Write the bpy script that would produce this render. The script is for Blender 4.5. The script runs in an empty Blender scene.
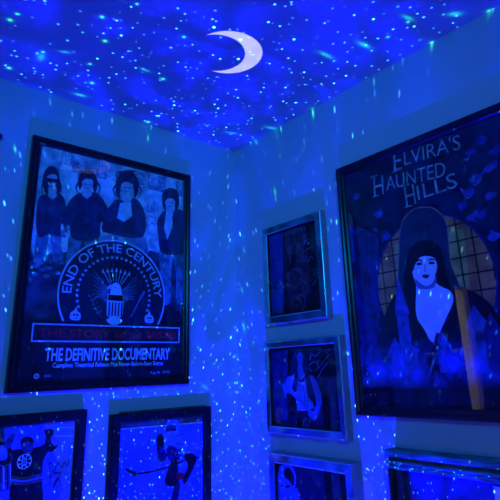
import bpy, math, random
from mathutils import Vector, Matrix
from mathutils.geometry import tessellate_polygon
random.seed(7)
SC = bpy.context.scene
COL = SC.collection
H = 2.7                                   # ceiling height

# ------------------------------------------------------------------ materials
MATS = {}
def pmat(name, rgb, rough=0.55, metal=0.0, spec=0.5, mottle=0.0, scale=30.0, rgb2=None, bump=0.0, bscale=200.0, aniso=None):
    """procedural surface: base colour with optional noise mottling and bump"""
    if name in MATS: return MATS[name]
    m = bpy.data.materials.new(name); m.use_nodes = True
    nt = m.node_tree; b = nt.nodes['Principled BSDF']
    b.inputs['Base Color'].default_value = (*rgb, 1)
    b.inputs['Roughness'].default_value = rough
    b.inputs['Metallic'].default_value = metal
    b.inputs['Specular IOR Level'].default_value = spec
    tc = nt.nodes.new('ShaderNodeTexCoord')
    src = tc.outputs['Object']
    if aniso:
        mp = nt.nodes.new('ShaderNodeMapping'); mp.inputs['Scale'].default_value = aniso
        nt.links.new(src, mp.inputs['Vector']); src = mp.outputs['Vector']
    if mottle > 0 or rgb2:
        n = nt.nodes.new('ShaderNodeTexNoise'); n.inputs['Scale'].default_value = scale
        n.inputs['Detail'].default_value = 4
        nt.links.new(src, n.inputs['Vector'])
        r = nt.nodes.new('ShaderNodeValToRGB')
        r.color_ramp.elements[0].position = 0.35; r.color_ramp.elements[1].position = 0.65
        lo = tuple(c * (1 - mottle) for c in rgb); hi = rgb2 or tuple(min(1, c * (1 + mottle)) for c in rgb)
        r.color_ramp.elements[0].color = (*lo, 1); r.color_ramp.elements[1].color = (*hi, 1)
        nt.links.new(n.outputs['Fac'], r.inputs['Fac']); nt.links.new(r.outputs['Color'], b.inputs['Base Color'])
    if bump > 0:
        n2 = nt.nodes.new('ShaderNodeTexNoise'); n2.inputs['Scale'].default_value = bscale; n2.inputs['Detail'].default_value = 3
        nt.links.new(src, n2.inputs['Vector'])
        bp = nt.nodes.new('ShaderNodeBump'); bp.inputs['Strength'].default_value = bump; bp.inputs['Distance'].default_value = 0.002
        nt.links.new(n2.outputs['Fac'], bp.inputs['Height']); nt.links.new(bp.outputs['Normal'], b.inputs['Normal'])
    MATS[name] = m
    return m

def glass_mat(name, ior=1.5, tint=(1, 1, 1), gain=1.0):
    """thin picture glass: clear pane with mirror-sharp fresnel reflection off both faces"""
    if name in MATS: return MATS[name]
    m = bpy.data.materials.new(name); m.use_nodes = True
    nt = m.node_tree; nt.nodes.clear()
    out = nt.nodes.new('ShaderNodeOutputMaterial'); mix = nt.nodes.new('ShaderNodeMixShader')
    tr = nt.nodes.new('ShaderNodeBsdfTransparent'); tr.inputs['Color'].default_value = (*tint, 1)
    gl = nt.nodes.new('ShaderNodeBsdfGlossy'); gl.inputs['Roughness'].default_value = 0.0
    ge = nt.nodes.new('ShaderNodeNewGeometry'); dt = nt.nodes.new('ShaderNodeVectorMath'); dt.operation = 'DOT_PRODUCT'
    nt.links.new(ge.outputs['Normal'], dt.inputs[0]); nt.links.new(ge.outputs['Incoming'], dt.inputs[1])
    def mm(op, x, y):
        n = nt.nodes.new('ShaderNodeMath'); n.operation = op
        for i, q in enumerate((x, y)):
            if isinstance(q, (int, float)): n.inputs[i].default_value = q
            else: nt.links.new(q, n.inputs[i])
        return n.outputs[0]
    f0 = ((ior-1)/(ior+1))**2                # schlick reflectance, alike from both sides of the thin pane
    k = mm('SUBTRACT', 1.0, mm('ABSOLUTE', dt.outputs['Value'], 0.0))
    k = mm('ADD', mm('MULTIPLY', mm('POWER', k, 5.0), (1-f0)*gain), f0*gain)
    nt.links.new(k, mix.inputs[0])
    nt.links.new(tr.outputs[0], mix.inputs[1]); nt.links.new(gl.outputs[0], mix.inputs[2]); nt.links.new(mix.outputs[0], out.inputs[0])
    MATS[name] = m
    return m

def M(name): return MATS[name]
pmat('wall_paint', (0.55, 0.55, 0.55), 0.7, mottle=0.02, scale=5, bump=0.25, bscale=160)
pmat('ceiling_paint', (0.55, 0.55, 0.55), 0.85, mottle=0.02, scale=5, bump=0.5, bscale=120)
pmat('dark_paint', (0.08, 0.085, 0.10), 0.8, mottle=0.02, scale=5)
pmat('carpet', (0.07, 0.065, 0.06), 0.95, mottle=0.3, scale=60, bump=0.8, bscale=300)
pmat('white_trim', (0.75, 0.74, 0.72), 0.45, mottle=0.03, scale=8)
pmat('black_frame', (0.008, 0.008, 0.010), 0.28, spec=0.35, mottle=0.3, scale=50)
pmat('black_frame_matte', (0.008, 0.008, 0.010), 0.6, spec=0.2, mottle=0.3, scale=50)
pmat('mirror_strip', (0.38, 0.62, 0.50), 0.14, metal=0.98, mottle=0.12, scale=26)
pmat('mirror_edge', (0.75, 0.85, 0.85), 0.25, metal=1.0, mottle=0.05, scale=40)
pmat('grey_backing', (0.30, 0.26, 0.26), 0.6, mottle=0.08, scale=40)
pmat('backing_board', (0.05, 0.05, 0.055), 0.8, mottle=0.2, scale=40)
pmat('teal_wood', (0.04, 0.22, 0.17), 0.7, mottle=0.45, scale=14, rgb2=(0.1, 0.36, 0.28), bump=0.9, bscale=60, aniso=(4, 1, 9))
pmat('bare_wood', (0.13, 0.09, 0.07), 0.8, mottle=0.5, scale=14, rgb2=(0.22, 0.15, 0.11), bump=0.9, bscale=60, aniso=(4, 1, 9))
pmat('dark_wood', (0.05, 0.035, 0.035), 0.7, mottle=0.4, scale=30)
pmat('black_metal', (0.01, 0.01, 0.012), 0.35, metal=0.3)
pmat('mat_board', (0.05, 0.05, 0.3), 0.8, mottle=0.03, scale=12)
pmat('paper_white', (0.93, 0.93, 0.93), 0.7, mottle=0.03, scale=40)
glass_mat('picture_glass', 1.5, gain=0.7)
glass_mat('clear_glass', 1.5, gain=0.8)
# printed inks
pmat('ink_black', (0.008, 0.008, 0.010), 0.6, spec=0.15)
pmat('ink_navy', (0.01, 0.015, 0.035), 0.6, spec=0.15, mottle=0.35, scale=14)
pmat('ink_street', (0.15, 0.28, 0.36), 0.6, spec=0.15, mottle=0.7, scale=26, rgb2=(0.3, 0.5, 0.6))
pmat('ink_pavement', (0.03, 0.05, 0.10), 0.6, spec=0.15, mottle=0.5, scale=20, rgb2=(0.05, 0.09, 0.17))
pmat('ink_graffiti_wall', (0.4, 0.7, 0.8), 0.6, spec=0.15, mottle=0.55, scale=17, rgb2=(0.7, 0.95, 1))
pmat('ink_graffiti_dark', (0.16, 0.26, 0.38), 0.6, spec=0.15, mottle=0.4, scale=40)
pmat('ink_graffiti_light', (0.75, 0.9, 0.95), 0.6, spec=0.15, mottle=0.3, scale=40)
pmat('ink_jacket', (0.015, 0.03, 0.09), 0.6, spec=0.15, mottle=0.5, scale=28)
pmat('ink_jacket_fold', (0.04, 0.06, 0.13), 0.6, spec=0.15, mottle=0.4, scale=28)
pmat('ink_hair', (0.01, 0.02, 0.06), 0.6, spec=0.15, mottle=0.3, scale=60)
pmat('ink_jeans', (0.12, 0.22, 0.34), 0.6, spec=0.15, mottle=0.5, scale=30)
pmat('ink_skin_dim', (0.42, 0.52, 0.6), 0.6, spec=0.15, mottle=0.2, scale=40)
pmat('ink_shirt_dim', (0.5, 0.65, 0.75), 0.6, spec=0.15, mottle=0.2, scale=30)
pmat('ink_seal_line', (0.45, 0.62, 0.8), 0.6, spec=0.15)
pmat('ink_seal_soft', (0.09, 0.15, 0.26), 0.6, spec=0.15, mottle=0.4, scale=60)
pmat('ink_seal_field', (0.010, 0.018, 0.05), 0.6, spec=0.15)
pmat('ink_red', (0.85, 0.02, 0.05), 0.6, spec=0.15)
pmat('ink_red_deep', (0.6, 0.02, 0.04), 0.6, spec=0.15)
pmat('ink_banner', (0.05, 0.018, 0.035), 0.6, spec=0.15)
pmat('ink_pale_blue', (0.62, 0.78, 0.92), 0.6, spec=0.15)
pmat('ink_night', (0.006, 0.014, 0.03), 0.6, spec=0.15, mottle=0.6, scale=9, rgb2=(0.01, 0.026, 0.06))
pmat('ink_swirl', (0.025, 0.045, 0.24), 0.6, spec=0.15, mottle=0.6, scale=22)
pmat('ink_swirl_pale', (0.12, 0.14, 0.32), 0.6, spec=0.15, mottle=0.6, scale=30)
pmat('ink_title', (0.32, 0.4, 0.3), 0.6, spec=0.15, mottle=0.4, scale=30)
pmat('ink_arch', (0.012, 0.04, 0.06), 0.6, spec=0.15, mottle=0.3, scale=18)
pmat('ink_arch_rim', (0.6, 0.18, 0.14), 0.6, spec=0.15, mottle=0.3, scale=30)
pmat('ink_window_glow', (0.75, 0.16, 0.06), 0.6, spec=0.15, mottle=0.35, scale=16, rgb2=(0.9, 0.28, 0.08))
pmat('ink_window_olive', (0.7, 0.36, 0.1), 0.6, spec=0.15, mottle=0.3, scale=16)
pmat('ink_pale_skin', (0.85, 0.65, 0.97), 0.6, spec=0.15, mottle=0.10, scale=14)
pmat('ink_skin_shade', (0.2, 0.15, 0.4), 0.6, spec=0.15, mottle=0.10, scale=14)
pmat('ink_lips', (0.14, 0.02, 0.07), 0.6, spec=0.15)
pmat('ink_castle', (0.06, 0.08, 0.28), 0.6, spec=0.15, mottle=0.4, scale=30)
pmat('ink_castle_dark', (0.015, 0.02, 0.1), 0.6, spec=0.15, mottle=0.4, scale=30)
pmat('ink_fog', (0.03, 0.05, 0.2), 0.6, spec=0.15, mottle=0.85, scale=16, rgb2=(0.25, 0.3, 0.9))
pmat('ink_wick', (0.30, 0.10, 0.10), 0.6, spec=0.15)
pmat('ink_ice', (0.24, 0.28, 0.5), 0.6, spec=0.15, mottle=0.12, scale=6)
pmat('ink_ice_deep', (0.12, 0.14, 0.62), 0.6, spec=0.15, mottle=0.15, scale=6)
pmat('ink_boards', (0.10, 0.10, 0.10), 0.6, spec=0.15, mottle=0.3, scale=20)
pmat('ink_jersey', (0.008, 0.008, 0.014), 0.6, spec=0.15)
pmat('ink_jersey_navy', (0.016, 0.016, 0.09), 0.6, spec=0.15, mottle=0.5, scale=30)
pmat('ink_gold', (0.16, 0.12, 0.05), 0.6, spec=0.15)
pmat('ink_face_dim', (0.07, 0.06, 0.20), 0.6, spec=0.15, mottle=0.5, scale=50)
pmat('ink_crowd', (0.06, 0.06, 0.20), 0.6, spec=0.15, mottle=0.5, scale=50)
pmat('ink_plum', (0.06, 0.015, 0.03), 0.6, spec=0.15, mottle=0.6, scale=30)
pmat('ink_rust', (0.14, 0.035, 0.05), 0.6, spec=0.15, mottle=0.6, scale=40)
pmat('ink_royal', (0.02, 0.03, 0.20), 0.6, spec=0.15, mottle=0.3, scale=12)
pmat('ink_silver_pen', (0.10, 0.15, 0.24), 0.6, spec=0.15)
pmat('ink_blue_skin', (0.1, 0.12, 0.38), 0.6, spec=0.15, mottle=0.2, scale=20)
pmat('ink_blue_shirt', (0.16, 0.2, 0.5), 0.6, spec=0.15, mottle=0.25, scale=30)

def fog_mat():
    m = pmat('ink_fog_bank', (0.10, 0.13, 0.85), 0.6, spec=0.15); nt = m.node_tree; b = nt.nodes['Principled BSDF']
    tc = nt.nodes.new('ShaderNodeTexCoord'); sx = nt.nodes.new('ShaderNodeSeparateXYZ'); nt.links.new(tc.outputs['Object'], sx.inputs[0])
    n = nt.nodes.new('ShaderNodeTexNoise'); n.inputs['Scale'].default_value = 11; n.inputs['Detail'].default_value = 5; n.inputs['Distortion'].default_value = 0.6
    nt.links.new(tc.outputs['Object'], n.inputs['Vector'])
    r = nt.nodes.new('ShaderNodeValToRGB'); e = r.color_ramp.elements
    e[0].position = 0.0; e[0].color = (0, 0, 0, 1); e[1].position = 1.0; e[1].color = (0, 0, 0, 1)
    for p, v in ((0.25, 0.55), (0.45, 1.0), (0.7, 0.5)):
        q = r.color_ramp.elements.new(p); q.color = (v, v, v, 1)
    mr = nt.nodes.new('ShaderNodeMapRange'); mr.inputs[1].default_value = 0.09; mr.inputs[2].default_value = 0.27
    nt.links.new(sx.outputs[2], mr.inputs[0]); nt.links.new(mr.outputs[0], r.inputs['Fac'])
    r2 = nt.nodes.new('ShaderNodeMapRange'); r2.inputs[1].default_value = 0.36; r2.inputs[2].default_value = 0.68; nt.links.new(n.outputs['Fac'], r2.inputs[0])
    mu = nt.nodes.new('ShaderNodeMath'); mu.operation = 'MULTIPLY'; nt.links.new(r.outputs['Color'], mu.inputs[0]); nt.links.new(r2.outputs[0], mu.inputs[1])
    nt.links.new(mu.outputs[0], b.inputs['Alpha'])
fog_mat()

# ------------------------------------------------------------------ helpers
def link_mesh(name, verts, faces, mats, fmat=None, parent=None, loc=None, smooth=False):
    me = bpy.data.meshes.new(name); me.from_pydata(verts, [], faces); me.update()
    for m in (mats if isinstance(mats, (list, tuple)) else [mats]): me.materials.append(m)
    if fmat:
        for p, i in zip(me.polygons, fmat): p.material_index = i
    if smooth:
        for p in me.polygons: p.use_smooth = True
    o = bpy.data.objects.new(name, me); COL.objects.link(o)
    if parent: o.parent = parent
    if loc: o.location = loc
    return o

def tag(o, label=None, cat=None, group=None, kind=None):
    if label: o['label'] = label
    if cat: o['category'] = cat
    if group: o['group'] = group
    if kind: o['kind'] = kind
    return o

class Board:
    """a hung thing: a = metres right of its outer left edge, b = metres above its outer bottom edge, d = metres off the wall"""
    def __init__(s, name, side, u0, z0, w, h, label, cat, group=None):
        s.side, s.u0, s.z0, s.w, s.h = side, u0, z0, w, h
        s.e = bpy.data.objects.new(name, None); COL.objects.link(s.e); s.e.empty_display_size = 0.1
        s.e.location = (u0 + w / 2, 0, z0) if side == 'L' else (0, -(u0 + w / 2), z0)
        tag(s.e, label, cat, group)
    def P(s, a, b, d):
        if s.side == 'L': return (a - s.w / 2, -d, b)
        return (-d, -(a - s.w / 2), b)

class Mesh:
    def __init__(s): s.v, s.f, s.m, s.mats = [], [], [], []
    def mi(s, mat):
        mat = M(mat) if isinstance(mat, str) else mat
        if mat not in s.mats: s.mats.append(mat)
        return s.mats.index(mat)
    def add(s, vs, fs, mat):
        n = len(s.v); s.v += vs; k = s.mi(mat)
        for f in fs: s.f.append(tuple(i + n for i in f)); s.m.append(k)
    def build(s, name, parent=None, smooth=False): return link_mesh(name, s.v, s.f, s.mats, s.m, parent, None, smooth)

def box(ms, B, a0, a1, b0, b1, d0, d1, mat, bev=0.0):
    c = bev
    lay = [(d0, 0), (d1 - c, 0), (d1, c)] if c else [(d0, 0), (d1, 0)]
    vs = []
    for d, i in lay: vs += [B.P(a0 + i, b0 + i, d), B.P(a1 - i, b0 + i, d), B.P(a1 - i, b1 - i, d), B.P(a0 + i, b1 - i, d)]
    fs = [(3, 2, 1, 0)]; n = len(lay)
    for k in range(n - 1):
        for j in range(4): fs.append((k*4+j, k*4+(j+1) % 4, (k+1)*4+(j+1) % 4, (k+1)*4+j))
    fs.append(tuple((n-1)*4 + j for j in range(4)))
    ms.add(vs, fs, mat)

def moulding(ms, B, a0, a1, b0, b1, profile, mats):
    """picture moulding swept round a rectangle; profile = [(inset, d)...]"""
    vs = []
    for i, d in profile: vs += [B.P(a0+i, b0+i, d), B.P(a1-i, b0+i, d), B.P(a1-i, b1-i, d), B.P(a0+i, b1-i, d)]
    for k in range(len(profile) - 1):
        fs = [(k*4+j, k*4+(j+1) % 4, (k+1)*4+(j+1) % 4, (k+1)*4+j) for j in range(4)]
        ms.add(vs, fs, mats[k] if isinstance(mats, list) else mats)

def smooth_pts(pts, n=4, closed=True):
    out = []; N = len(pts)
    rng = range(N) if closed else range(N - 1)
    for i in rng:
        g = (lambda k: pts[k % N]) if closed else (lambda k: pts[max(0, min(N - 1, k))])
        p0, p1, p2, p3 = g(i-1), g(i), g(i+1), g(i+2)
        for t in range(n):
            t /= n
            out.append(tuple(0.5 * ((2*p1[c]) + (-p0[c]+p2[c])*t + (2*p0[c]-5*p1[c]+4*p2[c]-p3[c])*t*t + (-p0[c]+3*p1[c]-3*p2[c]+p3[c])*t**3) for c in (0, 1)))
    if not closed: out.append(pts[-1])
    return out

class Art:
    """printed artwork: flat ink shapes laid in order on a sheet of paper"""
    def __init__(s, B, d, step=0.00004): s.B, s.d, s.step, s.ms = B, d, step, Mesh()
    def fill(s, pts, mat, smooth=False):
        if smooth: pts = smooth_pts(pts)
        s.d += s.step
        tris = tessellate_polygon([[Vector((p[0], p[1], 0)) for p in pts]])
        fs = []
        for t in tris:
            a, b, c = (pts[i] for i in t)
            ar = (b[0]-a[0])*(c[1]-a[1]) - (c[0]-a[0])*(b[1]-a[1])
            fs.append(tuple(t) if ar > 0 else tuple(reversed(t)))
        s.ms.add([s.B.P(p[0], p[1], s.d) for p in pts], fs, mat)
    def rect(s, a0, a1, b0, b1, mat): s.fill([(a0, b0), (a1, b0), (a1, b1), (a0, b1)], mat)
    def disc(s, c, r, mat, ry=None, n=28): s.fill([(c[0]+r*math.cos(2*math.pi*k/n), c[1]+(ry or r)*math.sin(2*math.pi*k/n)) for k in range(n)], mat)
    def stroke(s, pts, w, mat, smooth=True, taper=False):
        if smooth and len(pts) > 2: pts = smooth_pts(pts, 5, False)
        s.d += s.step; vs = []; n = len(pts)
        for i, p in enumerate(pts):
            q0 = pts[max(0, i-1)]; q1 = pts[min(n-1, i+1)]
            dx, dy = q1[0]-q0[0], q1[1]-q0[1]; l = math.hypot(dx, dy) or 1
            k = w/2 * ((1 - 0.85*i/(n-1)) if taper else 1)
            vs += [s.B.P(p[0]+dy/l*k, p[1]-dx/l*k, s.d), s.B.P(p[0]-dy/l*k, p[1]+dx/l*k, s.d)]
        s.ms.add(vs, [(2*i, 2*i+2, 2*i+3, 2*i+1) for i in range(n-1)], mat)
    def ring(s, c, r0, r1, mat, t0=0, t1=2*math.pi, n=72):
        s.d += s.step; vs = []
        for k in range(n+1):
            t = t0 + (t1-t0)*k/n
            vs += [s.B.P(c[0]+r0*math.cos(t), c[1]+r0*math.sin(t), s.d), s.B.P(c[0]+r1*math.cos(t), c[1]+r1*math.sin(t), s.d)]
        s.ms.add(vs, [(2*i, 2*i+1, 2*i+3, 2*i+2) for i in range(n)], mat)
    def star(s, c, r, mat, rot=0):
        s.fill([(c[0]+(r if k % 2 == 0 else r*0.42)*math.cos(math.pi/2+rot+k*math.pi/5), c[1]+(r if k % 2 == 0 else r*0.42)*math.sin(math.pi/2+rot+k*math.pi/5)) for k in range(10)], mat)
    def text(s, body, fmap, mat, bold=0.0, spacing=1.0):
        """lettering: fmap maps unit text space (x 0..1 over the line, y 0..1 cap height) to the sheet"""
        s.d += s.step
        cu = bpy.data.curves.new('lettering', 'FONT'); cu.body = body; cu.size = 1; cu.offset = bold; cu.space_character = spacing; cu.resolution_u = 3
        ob = bpy.data.objects.new('lettering', cu); COL.objects.link(ob)
        bpy.context.view_layer.update()
        me = bpy.data.meshes.new_from_object(ob.evaluated_get(bpy.context.evaluated_depsgraph_get()))
        xs = [v.co.x for v in me.vertices]; x0, x1 = min(xs), max(xs)
        vs = []
        for v in me.vertices:
            a, b = fmap((v.co.x - x0)/(x1-x0), v.co.y/0.72)
            vs.append(s.B.P(a, b, s.d))
        s.ms.add(vs, [tuple(p.vertices) for p in me.polygons], mat)
        bpy.data.objects.remove(ob); bpy.data.curves.remove(cu); bpy.data.meshes.remove(me)
    def line(s, body, p0, p1, h, mat, bold=0.0, h1=None, lean=0.0, spacing=1.0):
        """text between two baseline points with cap height h"""
        dx, dy = p1[0]-p0[0], p1[1]-p0[1]; L = math.hypot(dx, dy); ux, uy = dx/L, dy/L
        def f(x, y):
            hh = h if h1 is None else h + (h1-h)*x
            return (p0[0]+dx*x - uy*y*hh + lean*y*hh, p0[1]+dy*x + ux*y*hh)
        s.text(body, f, mat, bold, spacing)
    def build(s, name, parent): return s.ms.build(name, parent)

def struct(name, x0, x1, y0, y1, z0, z1, mat):
    vs = [(x, y, z) for z in (z0, z1) for x, y in ((x0, y0), (x1, y0), (x1, y1), (x0, y1))]
    fs = [(3, 2, 1, 0), (4, 5, 6, 7), (0, 1, 5, 4), (1, 2, 6, 5), (2, 3, 7, 6), (3, 0, 4, 7)]
    o = link_mesh(name, vs, fs, M(mat)); o['kind'] = 'structure'; return o

# ------------------------------------------------------------------ the room
X0, Y0 = -3.3, -3.7
T = 0.12
DX0, DX1, DZ = -3.05, -2.41, 2.10           # doorway in the left-hand wall, outside the frame
def wall_with_door():
    ms = []
    vs, fs = [], []
    def b(x0, x1, z0, z1):
        n = len(vs)
        vs.extend([(x, y, z) for z in (z0, z1) for x, y in ((x0, 0), (x1, 0), (x1, T), (x0, T))])
        fs.extend([tuple(i+n for i in f) for f in ((3, 2, 1, 0), (4, 5, 6, 7), (0, 1, 5, 4), (1, 2, 6, 5), (2, 3, 7, 6), (3, 0, 4, 7))])
    b(X0, DX0, 0, H); b(DX1, T, 0, H); b(DX0, DX1, DZ, H)
    o = link_mesh('wall_left', vs, fs, M('wall_paint')); o['kind'] = 'structure'
wall_with_door()
struct('wall_right', 0, T, Y0, 0, 0, H, 'wall_paint')
struct('wall_back', X0, T, Y0-T, Y0, 0, H, 'dark_paint')
struct('wall_side', X0-T, X0, Y0-T, T, 0, H, 'dark_paint')
struct('ceiling', -5.6, T, Y0-T, T+1.3, H, H+0.1, 'ceiling_paint')
struct('floor', -5.6, T, Y0-T, T+1.3, -0.1, 0, 'carpet')
struct('wall_hallway', -5.6, T, T+1.1, T+1.2, 0, H, 'wall_paint')
struct('baseboard_left', DX1+0.07, 0, -0.014, 0, 0, 0.1, 'white_trim')
struct('baseboard_right', -0.014, 0, Y0, -0.014, 0, 0.1, 'white_trim')
# the door, nearly shut: leaf plus handle
door = struct('door_1', DX0, -2.69, 0.03, 0.07, 0.01, DZ, 'white_trim')
hv = []; hf = []
for k in range(12):
    for y, r in ((0.03, 0.012), (-0.01, 0.012), (-0.012, 0.026), (-0.04, 0.030), (-0.055, 0.016)):
        t = 2*math.pi*k/12; hv.append((-2.75 + r*math.cos(t), y, 1.0 + r*math.sin(t)))
for k in range(12):
    for j in range(4):
        a = k*5+j; c = ((k+1) % 12)*5+j; hf.append((a, a+1, c+1, c))
hf.append(tuple(k*5+4 for k in range(12)))
link_mesh('door_handle', hv, hf, M('mirror_edge'), parent=door, smooth=True)

# ------------------------------------------------------------------ big poster on the left wall
RW, RH = 0.795, 1.048
B = Board('framed_poster', 'L', -1.108, 1.421, RW, RH, 'large black framed music documentary poster with round eagle seal, left of the room corner', 'poster')
ms = Mesh()
moulding(ms, B, 0, RW, 0, RH, [(0, 0.002), (0, 0.024), (0.004, 0.030), (0.014, 0.030), (0.020, 0.026), (0.030, 0.026), (0.036, 0.021), (0.036, 0.004)], M('black_frame'))
ms.build('frame', B.e)
ms = Mesh(); box(ms, B, 0.02, RW-0.02, 0.02, RH-0.02, 0.003, 0.0115, 'backing_board'); ms.build('backing_board', B.e)
A = Art(B, 0.012)
RP = 'R'
A.rect(0.034, RW-0.034, 0.034, RH-0.034, 'ink_navy')
A.rect(0.034, RW-0.034, 0.52, RH-0.034, 'ink_street')
A.fill([(0.0438,1.0186),(0.7662,1.0234),(0.7738,0.3902),(0.5823,0.4016),(0.4228,0.596),(0.0598,0.4994),(0.03,0.6081)], 'ink_graffiti_wall')
A.fill([(0.0332,0.4964),(0.1547,0.5615),(0.2795,0.6318),(0.182,0.2329),(0.0373,0.2295)], 'ink_pavement')
A.fill([(0.7774,0.58),(0.575,0.6156),(0.5251,0.5517),(0.6624,0.3834),(0.7805,0.3037)], 'ink_pavement')
# posters and scrawls on the wall behind the figures
random.seed(3)
for x, y, w, h in [(0.1769,0.9297,0,0),(0.1212,0.9635,0,0),(0.2867,1.0168,0,0),(0.3603,0.8448,0,0),(0.5529,0.9369,0,0),(0.5523,0.802,0,0),(0.5666,0.7035,0,0),(0.6066,1.0026,0,0),(0.3053,0.9513,0,0),(0.1251,0.618,0,0),(0.1649,0.6416,0,0),(0.4896,1.0277,0,0),(0.7123,0.9722,0,0)]:
    k = random.choice(('ink_graffiti_dark', 'ink_graffiti_light', 'ink_graffiti_dark'))
    y = min(y, RH-0.125)
    A.rect(x, x+0.035+random.random()*0.03, y, y+0.05+random.random()*0.035, k)
    for j in range(3):
        A.stroke([(x+random.random()*0.06, y+random.random()*0.09) for _ in range(4)], 0.003, 'ink_graffiti_dark' if k != 'ink_graffiti_dark' else 'ink_graffiti_light')
for j in range(26):
    x = 0.05+random.random()*0.66; y = 0.60+random.random()*0.36
    A.stroke([(x+random.uniform(-.03, .03), y+random.uniform(-.03, .03)) for _ in range(4)], 0.003, random.choice(('ink_graffiti_dark', 'ink_graffiti_light')))
A.fill([(0.1273,0.5451),(0.1351,0.5977),(0.194,0.5972),(0.1886,0.5571)], 'ink_graffiti_light')
# four standing figures in dark jackets
def figure(legs, coat, neck, hair, face, fringe, folds, shirt=None, tufts=()):
    for lg in legs: A.fill(lg, 'ink_jeans', True)
    A.fill(coat, 'ink_jacket', True)
    if shirt: A.fill(shirt, 'ink_shirt_dim')
    A.fill(neck, 'ink_skin_dim')
    A.fill(hair, 'ink_hair', True)
    for t in tufts: A.stroke(t, 0.010, 'ink_hair', taper=True)
    A.fill(face, 'ink_skin_dim', True)
    A.fill(fringe, 'ink_hair', True)
    for f in folds: A.stroke(f, 0.005, 'ink_jacket_fold')
figure([[(0.0597,0.6253),(0.0551,0.5486),(0.0564,0.4949),(0.0991,0.4996),(0.1014,0.5631),(0.1033,0.6321)], [(0.1074,0.6327),(0.1221,0.5573),(0.1346,0.5078),(0.1702,0.5246),(0.157,0.5834),(0.1517,0.6483)]],
    [(0.0469,0.7624),(0.0684,0.7936),(0.0936,0.7898),(0.1213,0.8092),(0.1526,0.7927),(0.1712,0.7232),(0.1719,0.6604),(0.1488,0.6834),(0.1497,0.6216),(0.1081,0.6241),(0.0656,0.6049),(0.0479,0.6664)], [(0.0863,0.8245),(0.1111,0.8299),(0.1224,0.7957),(0.1074,0.7745),(0.0854,0.7881)],
    [(0.0668,0.8112),(0.0579,0.8638),(0.0664,0.9073),(0.0899,0.9271),(0.1167,0.915),(0.1289,0.871),(0.1331,0.8209),(0.1217,0.8047),(0.1145,0.8399),(0.0859,0.829),(0.085,0.7925)], [(0.0742,0.8676),(0.0762,0.8911),(0.1098,0.8945),(0.1167,0.8635),(0.1107,0.8344),(0.099,0.8227),(0.0855,0.8335)],
    [(0.0697,0.8711),(0.0709,0.9037),(0.0907,0.9179),(0.1128,0.9093),(0.119,0.8874),(0.1014,0.8925),(0.0812,0.883)], [[(0.1066,0.7834),(0.1169,0.7135),(0.1199,0.6303)], [(0.0604,0.7473),(0.0739,0.6882),(0.0707,0.6356)], [(0.1506,0.7649),(0.1466,0.7098),(0.1537,0.6753)]],
    tufts=[[(0.0628,0.8558),(0.058,0.8183),(0.0648,0.7883)], [(0.1247,0.87),(0.1362,0.8354),(0.1346,0.8028)]])
A.fill([(0.0719,0.8693),(0.1182,0.8709),(0.1154,0.854),(0.1003,0.8561),(0.0926,0.8488),(0.0776,0.8523)], 'ink_black')
A.stroke([(0.0917,0.8348),(0.1064,0.8353)], 0.004, 'ink_hair')
figure([[(0.1916,0.6279),(0.1845,0.5566),(0.1844,0.5048),(0.2272,0.5008),(0.2349,0.5718),(0.2441,0.6266)], [(0.2529,0.6279),(0.2749,0.568),(0.2957,0.5259),(0.3302,0.5568),(0.3216,0.6195),(0.3101,0.6547)]],
    [(0.1869,0.7997),(0.2203,0.8301),(0.2527,0.8226),(0.2834,0.8482),(0.3227,0.8273),(0.3546,0.7755),(0.3632,0.71),(0.325,0.7131),(0.3204,0.6378),(0.2582,0.6152),(0.2008,0.6203),(0.1882,0.672),(0.1579,0.676),(0.1612,0.7396)], [(0.2317,0.861),(0.2683,0.8643),(0.2752,0.832),(0.2537,0.8085),(0.2299,0.8226)],
    [(0.2193,0.8441),(0.2073,0.8843),(0.2138,0.9194),(0.2395,0.9451),(0.2724,0.9433),(0.2933,0.9138),(0.2961,0.8703),(0.2838,0.8434),(0.2723,0.8748),(0.231,0.8705)], [(0.2258,0.8789),(0.2283,0.9084),(0.2651,0.9121),(0.2763,0.8854),(0.2644,0.8538),(0.2465,0.8451),(0.232,0.8563)],
    [(0.2169,0.8769),(0.2182,0.9205),(0.2493,0.9377),(0.2784,0.925),(0.2856,0.8875),(0.2704,0.9036),(0.238,0.9009)], [[(0.2488,0.8123),(0.2547,0.729),(0.2573,0.6286)], [(0.184,0.7255),(0.2379,0.7122),(0.3004,0.7324)], [(0.3057,0.795),(0.332,0.7522),(0.325,0.7131)]],
    tufts=[[(0.2121,0.8806),(0.2009,0.8495),(0.2162,0.8245)], [(0.2943,0.8992),(0.3102,0.8734),(0.2983,0.8368)], [(0.2311,0.9333),(0.2127,0.9337),(0.2055,0.9078)]])
A.stroke([(0.2352,0.8762),(0.2489,0.8778)], 0.0045, 'ink_hair'); A.stroke([(0.2581,0.8784),(0.2696,0.88)], 0.0045, 'ink_hair'); A.stroke([(0.2434,0.8564),(0.2595,0.8575)], 0.003, 'ink_hair')
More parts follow.
